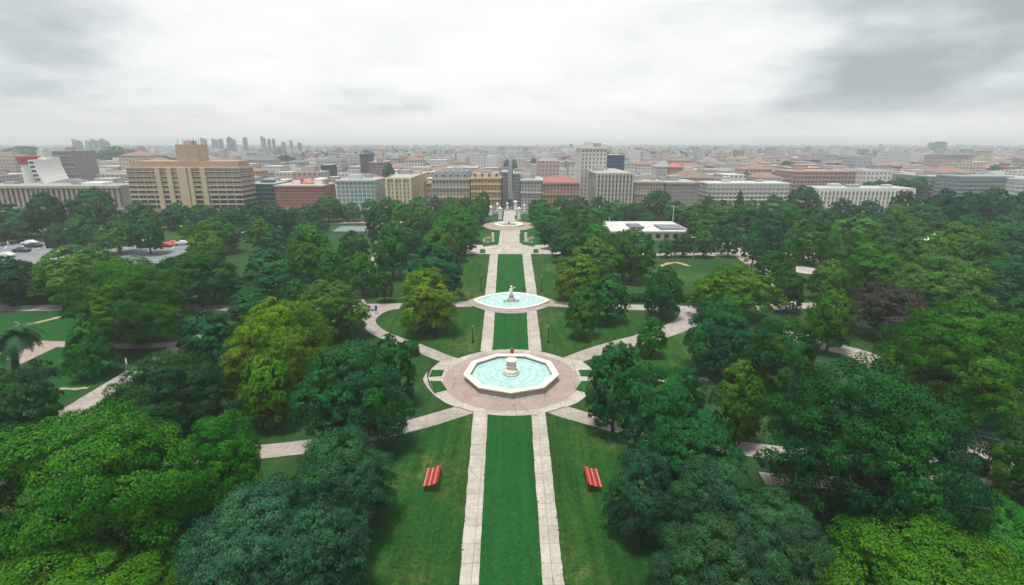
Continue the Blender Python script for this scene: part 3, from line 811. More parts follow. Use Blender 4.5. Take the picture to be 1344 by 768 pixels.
NT = [0]
def tree(spec, label, group):
    x, yt, yb, w, col, shp = spec
    g, Rr, h = solve_tree(x, yt, yb, w)
    lod = 'X' if w >= 140 and shp in ('round', 'broad', 'tiered') else 'N' if w >= 85 else 'M' if w >= 42 else 'F'
    pl = PROTO[lod + shp]; cm, tm = pl[NT[0] % len(pl)]
    rnd = random.Random(NT[0] * 13 + 5); NT[0] += 1
    nm = {'cone': 'pointed_tree', 'broad': 'broad_tree', 'tall': 'tall_tree', 'tiered': 'layered_tree', 'round': 'round_tree'}[shp]
    r = tag(empty(nm, (g[0], g[1], 0), rnd.uniform(0, 6.28)), label, 'tree', group)
    t = link(bpy.data.objects.new('trunk', tm), r); c = link(bpy.data.objects.new('crown', cm), r)
    t.scale = (Rr, Rr, h); e = 1.04 if lod in 'XN' else .95; c.scale = (Rr * e, Rr * e, h)
    k = rnd.uniform(.82, 1.2); b = COLR[col]
    if col in 'DE': k = rnd.uniform(.85, 1.7); b = (b[0] * rnd.uniform(1, 2.4), b[1], b[2] * rnd.uniform(.5, 1.1))
    k *= .9; c.color = (b[0] * k * rnd.uniform(.85, 1.18), b[1] * k, b[2] * k * rnd.uniform(.8, 1.2), 1)
    return r

def zone(phrase, group, specs):
    specs = sorted(specs, key=lambda s: s[0])
    for i, s in enumerate(specs):
        if len(s) > 6: tree(s[:6], s[6], group)
        else: tree(s, f"{WORD[s[4]]} {SHW[s[5]]} tree, {ordn(i)} from left {phrase}", group)

r_, b_, ta, co, ti = 'round', 'broad', 'tall', 'cone', 'tiered'
zone('in the west foreground', 'foreground trees west of the axis', [
    (70, 703, 850, 300, 'V', ti, 'bright lime tree cut by the bottom edge in the southwest corner'),
    (138, 526, 735, 285, 'K', ti, 'huge layered green tree filling the southwest foreground'),
    (303, 540, 668, 112, 'G', r_, 'mid green tree touching the huge layered tree on its east'),
    (452, 562, 700, 155, 'B', r_, 'blue green tree beside the western red bench'),
    (345, 625, 790, 215, 'B', b_, 'large blue green tree at the bottom edge west of the axis lawn'),
    (425, 655, 790, 120, 'B', r_, 'lower blue green tree at the bottom edge nearest the western lawn'),
    (468, 448, 588, 138, 'T', r_, 'cool green tree beside the southwest diagonal path'),
    (512, 438, 535, 78, 'T', r_, 'cool green tree against the little beds west of the plaza'),
    (20, 480, 612, 112, 'E', r_, 'deep green tree under the palm at the west edge'),
    (232, 456, 570, 155, 'E', b_, 'wide deep green tree beside the left diagonal path'),
    (284, 406, 500, 84, 'E', r_, 'deep green tree between the wide dark tree and the giant yellow one'),
    (375, 391, 522, 145, 'Y', b_, 'giant domed yellow green tree west of the large fountain'),
    (358, 464, 562, 75, 'L', r_, 'small lime tree in front of the giant yellow dome'),
    (123, 412, 494, 72, 'D', co, 'pointed dark tree alone on the lawn beside the left diagonal path'),
    (182, 340, 452, 148, 'K', r_, 'big lime topped tree by the western park road'),
    (116, 350, 428, 54, 'K', r_, 'green tree joined to the big lime tree on its west'),
])
zone('behind the giant yellow dome', 'middle trees west of the axis', [
    (112, 321, 398, 120, 'O', b_), (18, 337, 402, 80, 'E', r_), (266, 328, 402, 104, 'D', r_), (361, 326, 396, 84, 'T', b_), (275, 303, 352, 60, 'L', r_),
    (288, 283, 332, 62, 'G', b_), (411, 301, 368, 66, 'K', r_), (331, 376, 424, 64, 'T', b_), (440, 366, 444, 92, 'O', b_), (438, 319, 384, 52, 'G', co),
    (467, 302, 352, 46, 'D', r_), (476, 331, 388, 50, 'D', r_), (516, 291, 366, 54, 'D', ta), (500, 270, 322, 40, 'E', ta), (564, 353, 436, 86, 'Y', r_, 'pale yellow green tree on the lawn left of the lens shaped pool'),
    (505, 355, 397, 27, 'D', r_, 'small dark tree just left of the pale yellow one'), (574, 318, 392, 84, 'T', b_), 
    (392, 366, 410, 40, 'G', r_),
])
zone('in row along axis, west side', 'western trees along the axis', [
    (577, 296, 354, 58, 'L', r_), (604, 291, 334, 46, 'G', r_), (610, 280, 318, 44, 'G', r_), (597, 267, 305, 62, 'G', b_), (622, 268, 300, 34, 'D', r_),
    (630, 256, 292, 28, 'G', r_), (636, 251, 282, 18, 'D', ta), (548, 283, 324, 42, 'D', r_), (556, 271, 300, 38, 'O', r_), (530, 266, 296, 36, 'G', r_),
    (537, 298, 340, 40, 'D', r_), (572, 257, 282, 20, 'E', ta), (585, 283, 318, 42, 'G', r_), (571, 277, 306, 36, 'D', r_), (600, 305, 344, 36, 'D', r_), (520, 262, 286, 30, 'D', r_),
])
zone('in belt below tan hotel', 'belt of trees below the tan hotel', [
    (8, 265, 312, 62, 'E', r_), (36, 272, 312, 44, 'E', r_), (66, 252, 310, 50, 'E', r_), (98, 262, 306, 36, 'T', r_), (130, 246, 304, 56, 'E', r_), (112, 281, 324, 46, 'D', r_), (159, 289, 333, 54, 'O', b_),
    (198, 280, 334, 46, 'D', r_), (188, 263, 298, 44, 'D', r_), (236, 266, 302, 38, 'E', r_), (268, 268, 296, 46, 'E', r_), (303, 271, 298, 40, 'E', r_), (334, 263, 302, 44, 'E', r_), (362, 266, 302, 36, 'E', r_),
    (388, 272, 304, 34, 'E', r_), (252, 289, 318, 28, 'O', r_), (376, 273, 318, 32, 'T', r_), (345, 284, 330, 36, 'O', r_), (361, 299, 336, 44, 'T', r_), (404, 290, 326, 42, 'G', r_),
    (330, 290, 318, 28, 'D', r_), (78, 292, 318, 30, 'E', r_), (25, 285, 318, 40, 'E', r_), (222, 275, 300, 30, 'D', r_), (150, 270, 305, 36, 'E', r_), (3, 295, 322, 30, 'D', r_),
])
zone('in belt below brick and office blocks', 'belt of trees below the brick block', [
    (408, 268, 296, 34, 'E', r_), (432, 257, 292, 42, 'D', r_), (463, 265, 291, 28, 'D', r_), (489, 261, 288, 32, 'D', r_), (511, 258, 284, 26, 'D', r_), (550, 258, 284, 36, 'G', r_),
    (592, 258, 284, 34, 'D', r_), (450, 268, 290, 20, 'D', r_), (424, 287, 305, 20, 'D', r_), (612, 258, 282, 28, 'D', r_),
])
zone('in the east foreground', 'foreground trees east of the axis', [
    (804, 449, 566, 84, 'T', r_, 'cool green tree beside the southeast diagonal path at the plaza'), (866, 478, 612, 108, 'T', r_, 'cool green tree behind the eastern bench, second from the plaza'),
    (908, 540, 660, 126, 'T', r_, 'cool green tree in the eastern clump, third from the plaza'), (836, 590, 706, 92, 'B', r_, 'rounded blue green tree right beside the eastern red bench'),
    (935, 598, 745, 150, 'B', b_, 'broad blue green tree in the middle of the eastern clump'), (1000, 640, 778, 140, 'B', r_, 'blue green tree at the outer side of the eastern clump'), (925, 672, 830, 170, 'B', b_, 'blue green tree at the bottom edge, end of the eastern clump'),
    (1115, 474, 688, 246, 'S', r_, 'huge layered dark green tree in the eastern foreground'), (1215, 671, 850, 280, 'V', ti, 'bright lime tree cut by the bottom edge in the southeast corner'),
    (1290, 632, 745, 200, 'G', b_, 'green tree behind the southeast lime tree'), (1340, 548, 650, 110, 'D', r_, 'dark tree at the east edge beside the teal bench'),
    (1244, 398, 552, 178, 'K', r_, 'giant lime topped tree at the east edge over dry grass'), (962, 472, 584, 74, 'O', ta, 'wispy olive tree between the eastern clump and the huge layered tree'),
    (936, 390, 490, 92, 'T', r_, 'cool green rounded tree by the eastern path junction'), (1016, 413, 528, 100, 'D', r_, 'dark green tree behind the huge layered tree'),
    (854, 415, 468, 42, 'G', b_, 'slim young tree with a thin trunk on the eastern lawn'), (764, 375, 444, 50, 'D', r_, 'dark forked tree on the lawn nearest the large fountain'), (795, 360, 424, 64, 'E', r_, 'deep green tree just behind the forked dark one'),
    (868, 349, 418, 56, 'T', r_, 'greyish round tree by the hedge at the eastern road'), (958, 345, 418, 108, 'L', b_, 'bright lime dome right of the hedge at the eastern road'),
])
zone('around and behind the lime dome', 'middle trees east of the axis', [
    (756, 334, 396, 64, 'Y', r_, 'yellow topped tree beside the lawn right of the lens shaped pool'), (780, 311, 376, 76, 'O', b_), (828, 300, 370, 66, 'D', r_), (1010, 329, 382, 56, 'D', r_), (1031, 353, 410, 46, 'D', r_), (1084, 379, 462, 62, 'K', r_),
    (1160, 370, 446, 96, 'P', b_, 'purple brown tree behind the giant lime topped tree'), (1226, 335, 418, 114, 'O', r_, 'pale olive tree behind the giant lime topped tree'), (1132, 316, 390, 96, 'K', r_), (1084, 340, 396, 52, 'O', r_), (1245, 292, 384, 90, 'O', r_),
    (1118, 281, 338, 78, 'O', r_), (1032, 301, 348, 30, 'G', co), (986, 303, 350, 32, 'T', r_), (1006, 280, 336, 46, 'E', r_), (920, 283, 322, 44, 'D', r_), (922, 300, 338, 34, 'D', r_), (955, 293, 337, 36, 'T', r_),
    (895, 308, 337, 30, 'D', r_), (874, 312, 338, 24, 'D', r_), (1190, 305, 372, 70, 'D', r_), (1150, 300, 350, 54, 'D', r_), (1300, 342, 412, 90, 'E', r_),
    (1338, 382, 440, 56, 'D', r_), (1290, 300, 360, 60, 'E', r_), (1330, 318, 384, 66, 'E', r_), (1060, 300, 346, 46, 'D', r_), (1090, 300, 350, 46, 'D', r_),
])
zone('in row along axis, east side', 'eastern trees along the axis', [
    (712, 261, 296, 42, 'G', r_), (722, 273, 310, 48, 'G', r_), (730, 287, 328, 46, 'D', r_), (742, 300, 345, 46, 'D', r_), (760, 284, 328, 52, 'D', r_), (782, 293, 330, 48, 'G', r_), (752, 268, 304, 40, 'D', r_), (702, 262, 286, 22, 'D', r_),
    (775, 270, 306, 44, 'D', r_), (738, 258, 290, 34, 'D', r_), (760, 258, 288, 30, 'D', r_), (812, 303, 345, 40, 'D', r_),
])
zone('in belt below eastern blocks', 'belt of trees below the eastern blocks', [
    (785, 258, 292, 36, 'E', r_), (806, 263, 296, 44, 'D', r_), (834, 266, 292, 44, 'D', r_), (861, 249, 288, 42, 'E', r_), (886, 263, 296, 44, 'D', r_), (921, 243, 290, 12, 'E', ta), (928, 256, 286, 22, 'E', r_), (968, 249, 284, 16, 'E', co),
    (910, 266, 300, 40, 'D', r_), (945, 262, 304, 50, 'D', r_), (980, 262, 306, 50, 'D', r_), (1012, 256, 300, 44, 'D', r_), (1052, 244, 290, 50, 'E', r_), (1030, 266, 306, 44, 'D', r_), (1065, 268, 316, 56, 'D', r_), (1102, 260, 296, 34, 'E', r_),
    (1135, 262, 300, 40, 'E', r_), (1170, 268, 316, 50, 'O', r_), (1205, 262, 318, 60, 'E', r_), (1182, 250, 296, 40, 'E', r_), (1232, 248, 310, 56, 'E', r_), (1262, 252, 312, 50, 'E', r_), (1295, 247, 300, 56, 'E', r_), (1330, 252, 318, 60, 'E', r_),
    (1265, 278, 330, 44, 'E', r_), (1310, 282, 340, 66, 'E', r_), (1225, 280, 322, 40, 'E', r_), (1150, 282, 322, 44, 'D', r_), (1195, 286, 330, 44, 'D', r_), (850, 278, 296, 30, 'D', r_), (1340, 285, 340, 50, 'E', r_), (1090, 282, 320, 40, 'D', r_),
    (996, 290, 318, 34, 'D', r_), (1050, 286, 326, 40, 'D', r_),
])

# slim street sapling on the left path
def sapling():
    g = G(70, 552); r = tag(empty('slim_tree', (g[0], g[1], 0)), 'slim sparse tree with a bare thin trunk beside the left diagonal path', 'tree')
    MB().tube([(0, 0, 0), (.05, 0, 2.5), (-.05, 0, 5.0), (-.1, .1, 6.4)], [.11, .09, .06, .02], 8).build('trunk', 'bark', r, smooth=True)
    v, t, cl = crown_data(991, 22, 900, .45, 'tall')
    c = link(bpy.data.objects.new('crown', quadmesh('crown', v, t, M['leaf'])), r); c.scale = (1.7, 1.7, 6.6); c.color = (.010, .05, .02, 1)
    c.location.z = .9
sapling()

def palm():
    g = G(22, 497); r = tag(empty('palm_tree', (g[0], g[1], 0)), 'palm tree with drooping fronds beside the blue pool', 'tree')
    h = 5.9
    MB().tube([(0, 0, 0), (.2, 0, 1.5), (.55, .05, 3.2), (.9, 0, h)], [.55, .42, .38, .42], 12).build('trunk', 'bark', r, smooth=True)
    vs, ts = [], []
    g_ = np.random.default_rng(5)
    for k in range(44):
        a = k * 2.399; el = g_.uniform(-.1, 1.25); Lf = g_.uniform(3.6, 4.6)
        p = np.array([.9, 0, h]); d = np.array([math.cos(a) * math.cos(el), math.sin(a) * math.cos(el), math.sin(el)])
        for s in range(16):
            t = s / 15; q = p + d * Lf / 16; d = d + np.array([0, 0, -.13 - .05 * t]); d /= np.linalg.norm(d)
            side = np.cross(d, [0, 0, 1.0]); side /= (np.linalg.norm(side) + 1e-6)
            wd = .75 * math.sin(math.pi * min(1, .12 + t * .88)) + .08
            for sg in (-1, 1):
                tip = p + side * sg * wd + d * .35 + np.array([0, 0, -.25 * wd])
                vs += [p, p + d * .26, tip + d * .10, tip]; ts.append(g_.uniform(.2, .7))
            p = q
    me = quadmesh('crown', np.array(vs), np.array(ts), M['leaf'])
    c = link(bpy.data.objects.new('crown', me), r); c.color = (.022, .105, .028, 1)
palm()

# hedges and bushes
def leafy_block(name, lx, ly, h, n, leaf, loc, rz, col, label, cat, roundness=.25):
    g = np.random.default_rng(n)
    p = g.uniform(-1, 1, (n, 3)); ax = g.integers(0, 3, n); sgn = np.where(g.random(n) < .5, -1., 1.)
    ax[(g.random(n) < .45)] = 2; sgn[ax == 2] = 1
    p[np.arange(n), ax] = sgn
    rr = np.maximum(1, np.linalg.norm(p * np.array([1, 1, .7]), axis=1) * (1 - roundness) + roundness) if roundness else 1
    p = p / (np.linalg.norm(p, ord=4, axis=1)[:, None] if roundness > .2 else 1)
    nor = p + g.normal(0, .5, (n, 3)); nor /= np.linalg.norm(nor, axis=1)[:, None]
    pos = p * np.array([lx / 2, ly / 2, h / 2]) * (1 + g.normal(0, .03, (n, 1))) + np.array([0, 0, h / 2])
    rv = g.normal(size=(n, 3)); t1 = np.cross(nor, rv); t1 /= np.linalg.norm(t1, axis=1)[:, None]; t2 = np.cross(nor, t1)
    s = leaf * g.uniform(.7, 1.3, n)[:, None]; v = np.empty((n, 4, 3))
    v[:, 0] = pos - t1 * s; v[:, 2] = pos + t1 * s; v[:, 1] = pos + t2 * s * .6; v[:, 3] = pos - t2 * s * .6
    me = quadmesh(name, v.reshape(-1, 3), np.clip(g.normal(.45, .2, n), 0, 1), M['leaf'])
    core = MB().box(-lx * .42, lx * .42, -ly * .4, ly * .4, 0, h * .85)
    o = link(bpy.data.objects.new(name, me)); o.location = loc; o.rotation_euler = (0, 0, rz); o.color = (*col, 1)
    tag(o, label, cat)
    core.build('stems', 'soil', o)
a, b2 = G(-30, 392), G(98, 392)
leafy_block('hedge', b2[0] - a[0], 2.0, 1.5, 5000, .2, ((a[0] + b2[0]) / 2, a[1], 0), 0, COLR['E'], 'long dark clipped hedge along the western park road', 'hedge')
a, b2 = G(822, 396), G(848, 396)
leafy_block('hedge', b2[0] - a[0], 1.6, 1.4, 1500, .2, ((a[0] + b2[0]) / 2, a[1], 0), 0, COLR['E'], 'short dark hedge left of the greyish round tree', 'hedge')
a, b2 = G(893, 396), G(912, 396)
leafy_block('hedge', b2[0] - a[0], 1.6, 1.4, 1200, .2, ((a[0] + b2[0]) / 2, a[1], 0), 0, COLR['E'], 'short dark hedge between the greyish tree and the lime dome', 'hedge')
g = G(1264, 620)
leafy_block('bush', 3.6, 2.0, 1.6, 2600, .14, g, 0, COLR['D'], 'rounded clipped dark bush by the curved path at the east', 'bush', .6)
g = G(48, 325)
leafy_block('bush', 4.4, 3.6, 3.6, 900, .3, (g[0] + 6, g[1], 0), 0, COLR['E'], 'dark round bush at the edge of the car park', 'bush', .6)
g = G(96, 323)
leafy_block('bush', 6.5, 3, 2.2, 900, .3, g, 0, COLR['E'], 'low wide dark bush behind the car park', 'bush', .6)
g = G(535, 482)
leafy_block('bush', 2.6, 2.2, 1.9, 900, .16, (g[0] - .5, g[1] + 4.5, 0), 0, COLR['D'], 'small dark bush beside the northwest diagonal path', 'bush', .6)

# pool by the palm
def pool():
    pts = [G(*p) for p in ((-60, 456), (-2, 455), (12, 457), (6, 464), (-6, 468), (-60, 474))]
    r = tag(empty('swimming_pool', (0, 0, 0)), 'bright blue pool cut by the west edge of the picture', 'pool')
    n = len(pts); cx = sum(p[0] for p in pts) / n; cy = sum(p[1] for p in pts) / n
    def sc(k, z): return [(cx + (p[0] - cx) * k, cy + (p[1] - cy) * k, z) for p in pts]
    vs = sc(1.05, .02) + sc(1.05, .3) + sc(1.0, .3) + sc(1.0, .04)
    MB().add(vs, [(k * n + i, k * n + (i + 1) % n, (k + 1) * n + (i + 1) % n, (k + 1) * n + i) for k in range(3) for i in range(n)]).build('coping', 'stone', r)
    MB().add(sc(1.01, .22), [tuple(range(n))]).build('water', 'pool', r)
pool()

# white pavilion
def pavilion():
    y0, y1, h = 167, 188, 2.7
    xl, xr = XAT(800, y0, h), XAT(905, y0, h)
    r = tag(empty('pavilion', ((xl + xr) / 2, y0, 0)), 'long low white pavilion with a flat roof among the trees', 'building')
    w = xr - xl
    b = MB(); b.box(-w / 2, w / 2, 0, y1 - y0, 0, h); b.build('wall', 'white', r)
    b = MB(); b.box(-w / 2 - .6, w / 2 + .6, -.7, y1 - y0 + .6, h, h + .45); b.build('roof', mat('pale_roof', (.50, .50, .47), .7, .2, .3), r)
    b = MB(); b.box(w * .16, w * .47, 2, 11, h + .455, h + .95); b.build('roof_panel', mat('grey_roof', (.16, .18, .2), .6, .2, .3), r)
    b = MB(); b.box(-w * .2, -w * .03, 4, 12, h + .455, h + 1.1); b.build('skylight', mat('dark_roof', (.1, .11, .13), .4, .2, .3), r)
    b = MB(); b.box(-w * .02, w * .14, 9, 18, h + .455, h + .8); b.build('roof_step', 'white', r)
    for k in range(9):
        x = -w / 2 + 1.6 + k * (w - 3.2) / 8
        b = MB(); b.box(x - .75, x + .75, -.06, .02, .8, 2.1); b.box(x - .85, x + .85, -.09, -.06, .68, .8, 1); b.build('window', ['glass', 'frame'], r)
    for k in range(8):
        b = MB(); b.lathe([(.06, 0), (.05, 2.4)], 6, c=(-w / 2 - 1 + (k % 4) * 1.3, 6 + (k // 4) * 4 + k, h + .4)); b.build('roof_post', 'white', r)
pavilion()
def kiosk(px, py, w, label):
    g = G(px, py); r = tag(empty('kiosk', (g[0], g[1], 0)), label, 'kiosk', 'white roofed kiosks among the eastern trees')
    b = MB(); b.box(-w / 2, w / 2, 0, 5, 0, 3.6); b.build('wall', 'white', r)
    b = MB(); b.add([(-w / 2 - .5, -.5, 3.6), (w / 2 + .5, -.5, 3.6), (w / 2 + .5, 5.5, 3.6), (-w / 2 - .5, 5.5, 3.6), (-w / 4, 2.5, 5.6), (w / 4, 2.5, 5.6)], [(0, 1, 5, 4), (1, 2, 5), (2, 3, 4, 5), (3, 0, 4), (3, 2, 1, 0)]); b.build('roof', 'white', r)
kiosk(1224, 334, 5.5, 'white hipped kiosk peeking over the eastern tree tops'); kiosk(1302, 332, 6, 'white roofed kiosk at the far east among dark trees')

# ------------------------------------------------------------------ buildings of the park front
def cmat(name, col, **k): return mat(name, col, .85, .16, .25, **k)
FLAT = cmat('flat_roof', (.34, .33, .32)); TILE = cmat('tile_roof', (.36, .10, .055)); SLATE = cmat('slate_roof', (.14, .16, .19))
def building(name, label, xl, xr, yt, y, depth, col, floors, bays, ww=.5, wh=.55, roof='flat', roofcol=None, bands=0, pil=0, sidebays=0, side=1, glass=(.05, .065, .075), parap=.6, units=2, top=.0, trim=None, cat='building', group=None):
    h = height_at(y, yt)
    x0, x1 = XAT(xl, y, h), XAT(xr, y, h)
    w = x1 - x0
    r = tag(empty(name, ((x0 + x1) / 2, y, 0)), label, cat, group)
    wall = cmat(name + '_wall', col); tm = cmat(name + '_trim', trim or tuple(min(.8, c * 1.2) for c in col))
    gl = mat(name + '_glass', glass, .15, .4, .15, spec=.6)
    MB().box(-w / 2, w / 2, 0, depth, 0, h).build('wall', wall, r)
    b = MB(); b.box(-w / 2 - .35, w / 2 + .35, -.35, depth + .35, h, h + parap); b.build('cornice', tm, r)
    fh = (h - 1.0) / floors; bw = w / bays
    made = [0]; extra = MB()
    wm = MB(); a, c = bw * ww / 2, fh * wh
    wm.box(-a, a, -.03, .12, 0, c); wm.box(-a - .12, a + .12, -.16, -.03, -.16, 0, 1); wm.box(-.05, .05, -.07, -.03, 0, c, 1)
    wmesh = wm.mesh('window', [gl, tm])
    def win(loc, rz):
        if made[0] < 96:
            o = link(bpy.data.objects.new('window', wmesh), r); o.location = loc; o.rotation_euler = (0, 0, rz); made[0] += 1
        else:
            m = Matrix.Translation(loc) @ Matrix.Rotation(rz, 4, 'Z')
            extra.add([m @ Vector(v) for v in wm.v], wm.f)
    sw = depth / sidebays if sidebays else 0
    for f in range(floors - 1, -1, -1):
        z = .8 + f * fh + fh * (1 - wh) / 2
        for i in range(bays): win((-w / 2 + (i + .5) * bw, 0, z), 0)
        for i in range(sidebays): win((side * w / 2, (i + .5) * sw, z), side * math.pi / 2)
    if extra.v: tag(extra.build('window', [gl], r), kind='stuff')
    for f in range(bands):
        z = .8 + (f + 1) * h / (bands + 1)
        b = MB(); b.box(-w / 2 - .22, w / 2 + .22, -.45, depth, z - .2, z + .2); b.build('floor_band', tm, r)
    if pil:
        for i in range(pil + 1):
            x = -w / 2 + i * w / pil
            b = MB(); b.box(x - .45, x + .45, -.55, .1, 0, h + .02); b.build('pilaster', tm, r)
    rm = cmat(name + '_roof', roofcol) if roofcol else FLAT
    z = h + parap
    if roof == 'flat':
        b = MB(); b.box(-w / 2 + .2, w / 2 - .2, .2, depth - .2, z, z + .12); b.build('roof', rm, r)
    elif roof == 'hip':
        k = min(w, depth) * .42; rh = top or 3.0
        b = MB(); b.add([(-w / 2 - .3, -.3, z), (w / 2 + .3, -.3, z), (w / 2 + .3, depth + .3, z), (-w / 2 - .3, depth + .3, z), (-w / 2 + k, depth / 2, z + rh), (w / 2 - k, depth / 2, z + rh)],
                        [(0, 1, 5, 4), (1, 2, 5), (2, 3, 4, 5), (3, 0, 4), (3, 2, 1, 0)]); b.build('roof', rm, r)
    elif roof == 'mansard':
        rh = top or 3.2; k = 1.2
        b = MB(); b.add([(-w / 2, 0, z), (w / 2, 0, z), (w / 2, depth, z), (-w / 2, depth, z), (-w / 2 + k, k, z + rh), (w / 2 - k, k, z + rh), (w / 2 - k, depth - k, z + rh), (-w / 2 + k, depth - k, z + rh)],
                        [(0, 1, 5, 4), (1, 2, 6, 5), (2, 3, 7, 6), (3, 0, 4, 7), (4, 5, 6, 7), (3, 2, 1, 0)]); rf = b.build('roof', rm, r)
        for i in range(max(2, bays // 2)):
            x = -w / 2 + 2 + i * (w - 4) / max(1, bays // 2 - 1)
            d = MB(); d.box(x - .7, x + .7, .15, 1.5, z + .5, z + 2.2); d.box(x - .45, x + .45, .1, .15, z + .8, z + 1.9, 1); d.build('dormer', [tm, gl], rf)
        z += rh
    rr = random.Random(len(name) + int(xl))
    for i in range(units):
        x, yy, s = rr.uniform(-w * .38, w * .38), rr.uniform(depth * .25, depth * .75), rr.uniform(1.2, 3.0)
        b = MB(); b.box(x - s, x + s, yy - s * .7, yy + s * .7, z + (.12 if roof == 'flat' else .0) - (0 if roof != 'hip' else 1), z + rr.uniform(1.2, 2.6)); b.build('rooftop_unit' if roof == 'flat' else 'chimney', FLAT if i % 2 else wall, r)
    return r, w, h, depth

# the tan hotel with its lift tower
r, w, h, d = building('hotel', 'broad tan hotel with deep window rows and a tower block on its roof', 165, 314, 221, 246, 13, (.46, .355, .285), 8, 14, .8, .58, sidebays=4, bands=8, pil=0, units=3, roofcol=(.34, .24, .16), glass=(.04, .05, .06), trim=(.55, .46, .36))
for i, x in enumerate((-.22, -.12, .0, .06, .18)):
    b = MB(); b.box(w * x - (1.1 if i != 2 else 2.4), w * x + (1.1 if i != 2 else 2.4), -.9, .2, 0, h + .3); b.build('pilaster', M['stone'] if False else cmat('hotel_pier', (.54, .43, .31)), r)
b = MB(); b.box(-w * .5 + 1, w * .5 - 1, 1.5, d - 1, h + .75, h + 3.1); b.build('roof_storey', cmat('hotel_attic', (.42, .29, .22)), r)
b = MB(); b.box(w * -.06, w * .13, 2, 11, h + 3.1, h + 10.4); b.box(w * .0, w * .06, 4, 9, h + 10.4, h + 12.2); b.build('roof_tower', cmat('hotel_tower', (.46, .34, .25)), r)
for k in range(5):
    b = MB(); b.lathe([(.1, 0), (.06, 3.2)], 5, c=(w * (-.04 + .035 * k), 3 + k, h + 10.4)); b.build('antenna', 'iron', r)
# classical long building at the left
r, w, h, d = building('classical_hall', 'long low classical hall with a colonnade at the far left', -40, 158, 246, 262, 16, (.36, .325, .26), 2, 26, .45, .5, units=3, roofcol=(.25, .28, .27), pil=0, parap=.8, trim=(.36, .34, .29))
HALL = cmat('hall_stone', (.40, .36, .29))
for i in range(30):
    b = MB(); b.lathe([(.75, 0), (.62, h - .3)], 10, c=(-w / 2 + 1 + i * (w - 2) / 29, -1.1, 0)); b.build('column', HALL, r)
b = MB(); b.box(-w / 2 - .6, w / 2 + .6, -2, -.02, h - .3, h + .9); b.build('entablature', HALL, r)
b = MB(); b.box(w * .2, w * .34, 4, 12, h + .9, h + 2.0); b.build('skylight', 'white', r)

building('glass_block', 'low green glass block between the tan hotel and the brick block', 322, 361, 243, 262, 18, (.05, .12, .12), 5, 6, .92, .6, glass=(.015, .07, .07), bands=4, trim=(.10, .2, .2), units=1)
r, w, h, d = building('brick_block', 'red brick block with an orange dome on its flat roof', 360, 424, 245, 258, 18, (.36, .125, .085), 6, 11, .5, .5, sidebays=5, units=2, roofcol=(.42, .38, .34), trim=(.50, .42, .36), pil=0)
b = MB(); b.lathe([(4.0, 0), (3.9, .6), (.6, 2.8), (0, 2.9)], 8, c=(w * .08, 9, h + .7), cap=False); b.build('dome', mat('orange_dome', (.38, .18, .11), .6), r)
b = MB(); b.box(w * .25, w * .42, 5, 14, h + .7, h + 3.4); b.build('roof_house', 'white', r); b = MB(); b.box(-w * .2, -w * .05, 5, 14, h + .7, h + 2.6); b.build('roof_house', 'white', r)
building('office_block', 'pale blue white office block with big square windows', 441, 491, 238, 256, 22, (.50, .56, .56), 6, 9, .68, .62, sidebays=6, units=3, glass=(.10, .16, .17), trim=(.58, .62, .62), top=2)
building('cream_block', 'plain cream apartment block right of the pale blue office', 507, 538, 235, 254, 48, (.56, .47, .33), 7, 6, .34, .5, sidebays=9, units=3, pil=3)
building('cream_mansard_block', 'cream block with a grey mansard roof and dormers', 567, 616, 236, 257, 26, (.46, .40, .32), 6, 11, .5, .56, roof='mansard', roofcol=(.17, .19, .22), units=3, sidebays=4, pil=0, bands=2)
building('tan_corner_block', 'tan apartment block left of the narrow grey one at the avenue', 618, 657, 235, 256, 28, (.50, .37, .22), 7, 9, .48, .55, roof='mansard', roofcol=(.30, .25, .20), top=1.6, units=2, bands=3)
building('narrow_grey_block', 'narrow grey block on the west side of the street beyond the gate', 658.5, 665.5, 227, 262, 34, (.27, .28, .29), 9, 3, .6, .6, units=1, glass=(.05, .06, .08), trim=(.34, .34, .35), sidebays=6)
building('narrow_grey_block', 'narrow grey block on the east side of the street beyond the gate', 674.5, 683, 229, 262, 34, (.30, .30, .31), 9, 3, .6, .6, units=1, glass=(.05, .06, .08), trim=(.38, .38, .38), sidebays=6, side=-1)
building('grey_white_block', 'grey white apartment block right of the axis end', 684, 712, 238, 257, 26, (.42, .42, .39), 7, 7, .5, .55, units=2, bands=1, sidebays=0)
building('pink_block', 'pink apartment block with a red tiled hip roof', 713, 761, 241, 256, 26, (.42, .27, .23), 6, 11, .48, .55, roof='hip', roofcol=(.28, .12, .09), top=2.6, units=2, sidebays=4, side=-1, bands=1)
building('white_tower', 'tall white checkered apartment tower reaching the horizon', 763, 797, 195, 285, 24, (.60, .60, .57), 13, 7, .58, .55, units=3, glass=(.13, .14, .16), sidebays=0, side=-1)
building('grid_office_block', 'grey grid fronted block in front of the white tower', 784, 831, 229, 257, 48, (.38, .35, .31), 7, 10, .55, .6, units=3, sidebays=7, side=-1, pil=10, trim=(.46, .43, .39))
building('blue_glass_block', 'dark blue glass block behind the white tower', 795, 820, 205, 330, 20, (.045, .10, .17), 8, 5, .94, .86, units=1, glass=(.03, .09, .16), trim=(.06, .12, .19))
building('beige_row_block', 'beige block right of the grid fronted one', 834, 872, 240, 259, 24, (.42, .37, .30), 6, 10, .5, .55, units=3, bands=1, sidebays=3, side=-1)
building('grey_row_block', 'grey brown block with many small windows right of the beige one', 874, 918, 241, 261, 24, (.34, .31, .29), 6, 13, .5, .5, units=3, sidebays=3, side=-1)
building('white_long_office', 'long white office with close window bands right of the grey brown block', 930, 1036, 242, 268, 15, (.55, .54, .50), 5, 19, .62, .5, units=4, bands=4, sidebays=8, side=-1, roofcol=(.45, .46, .45))
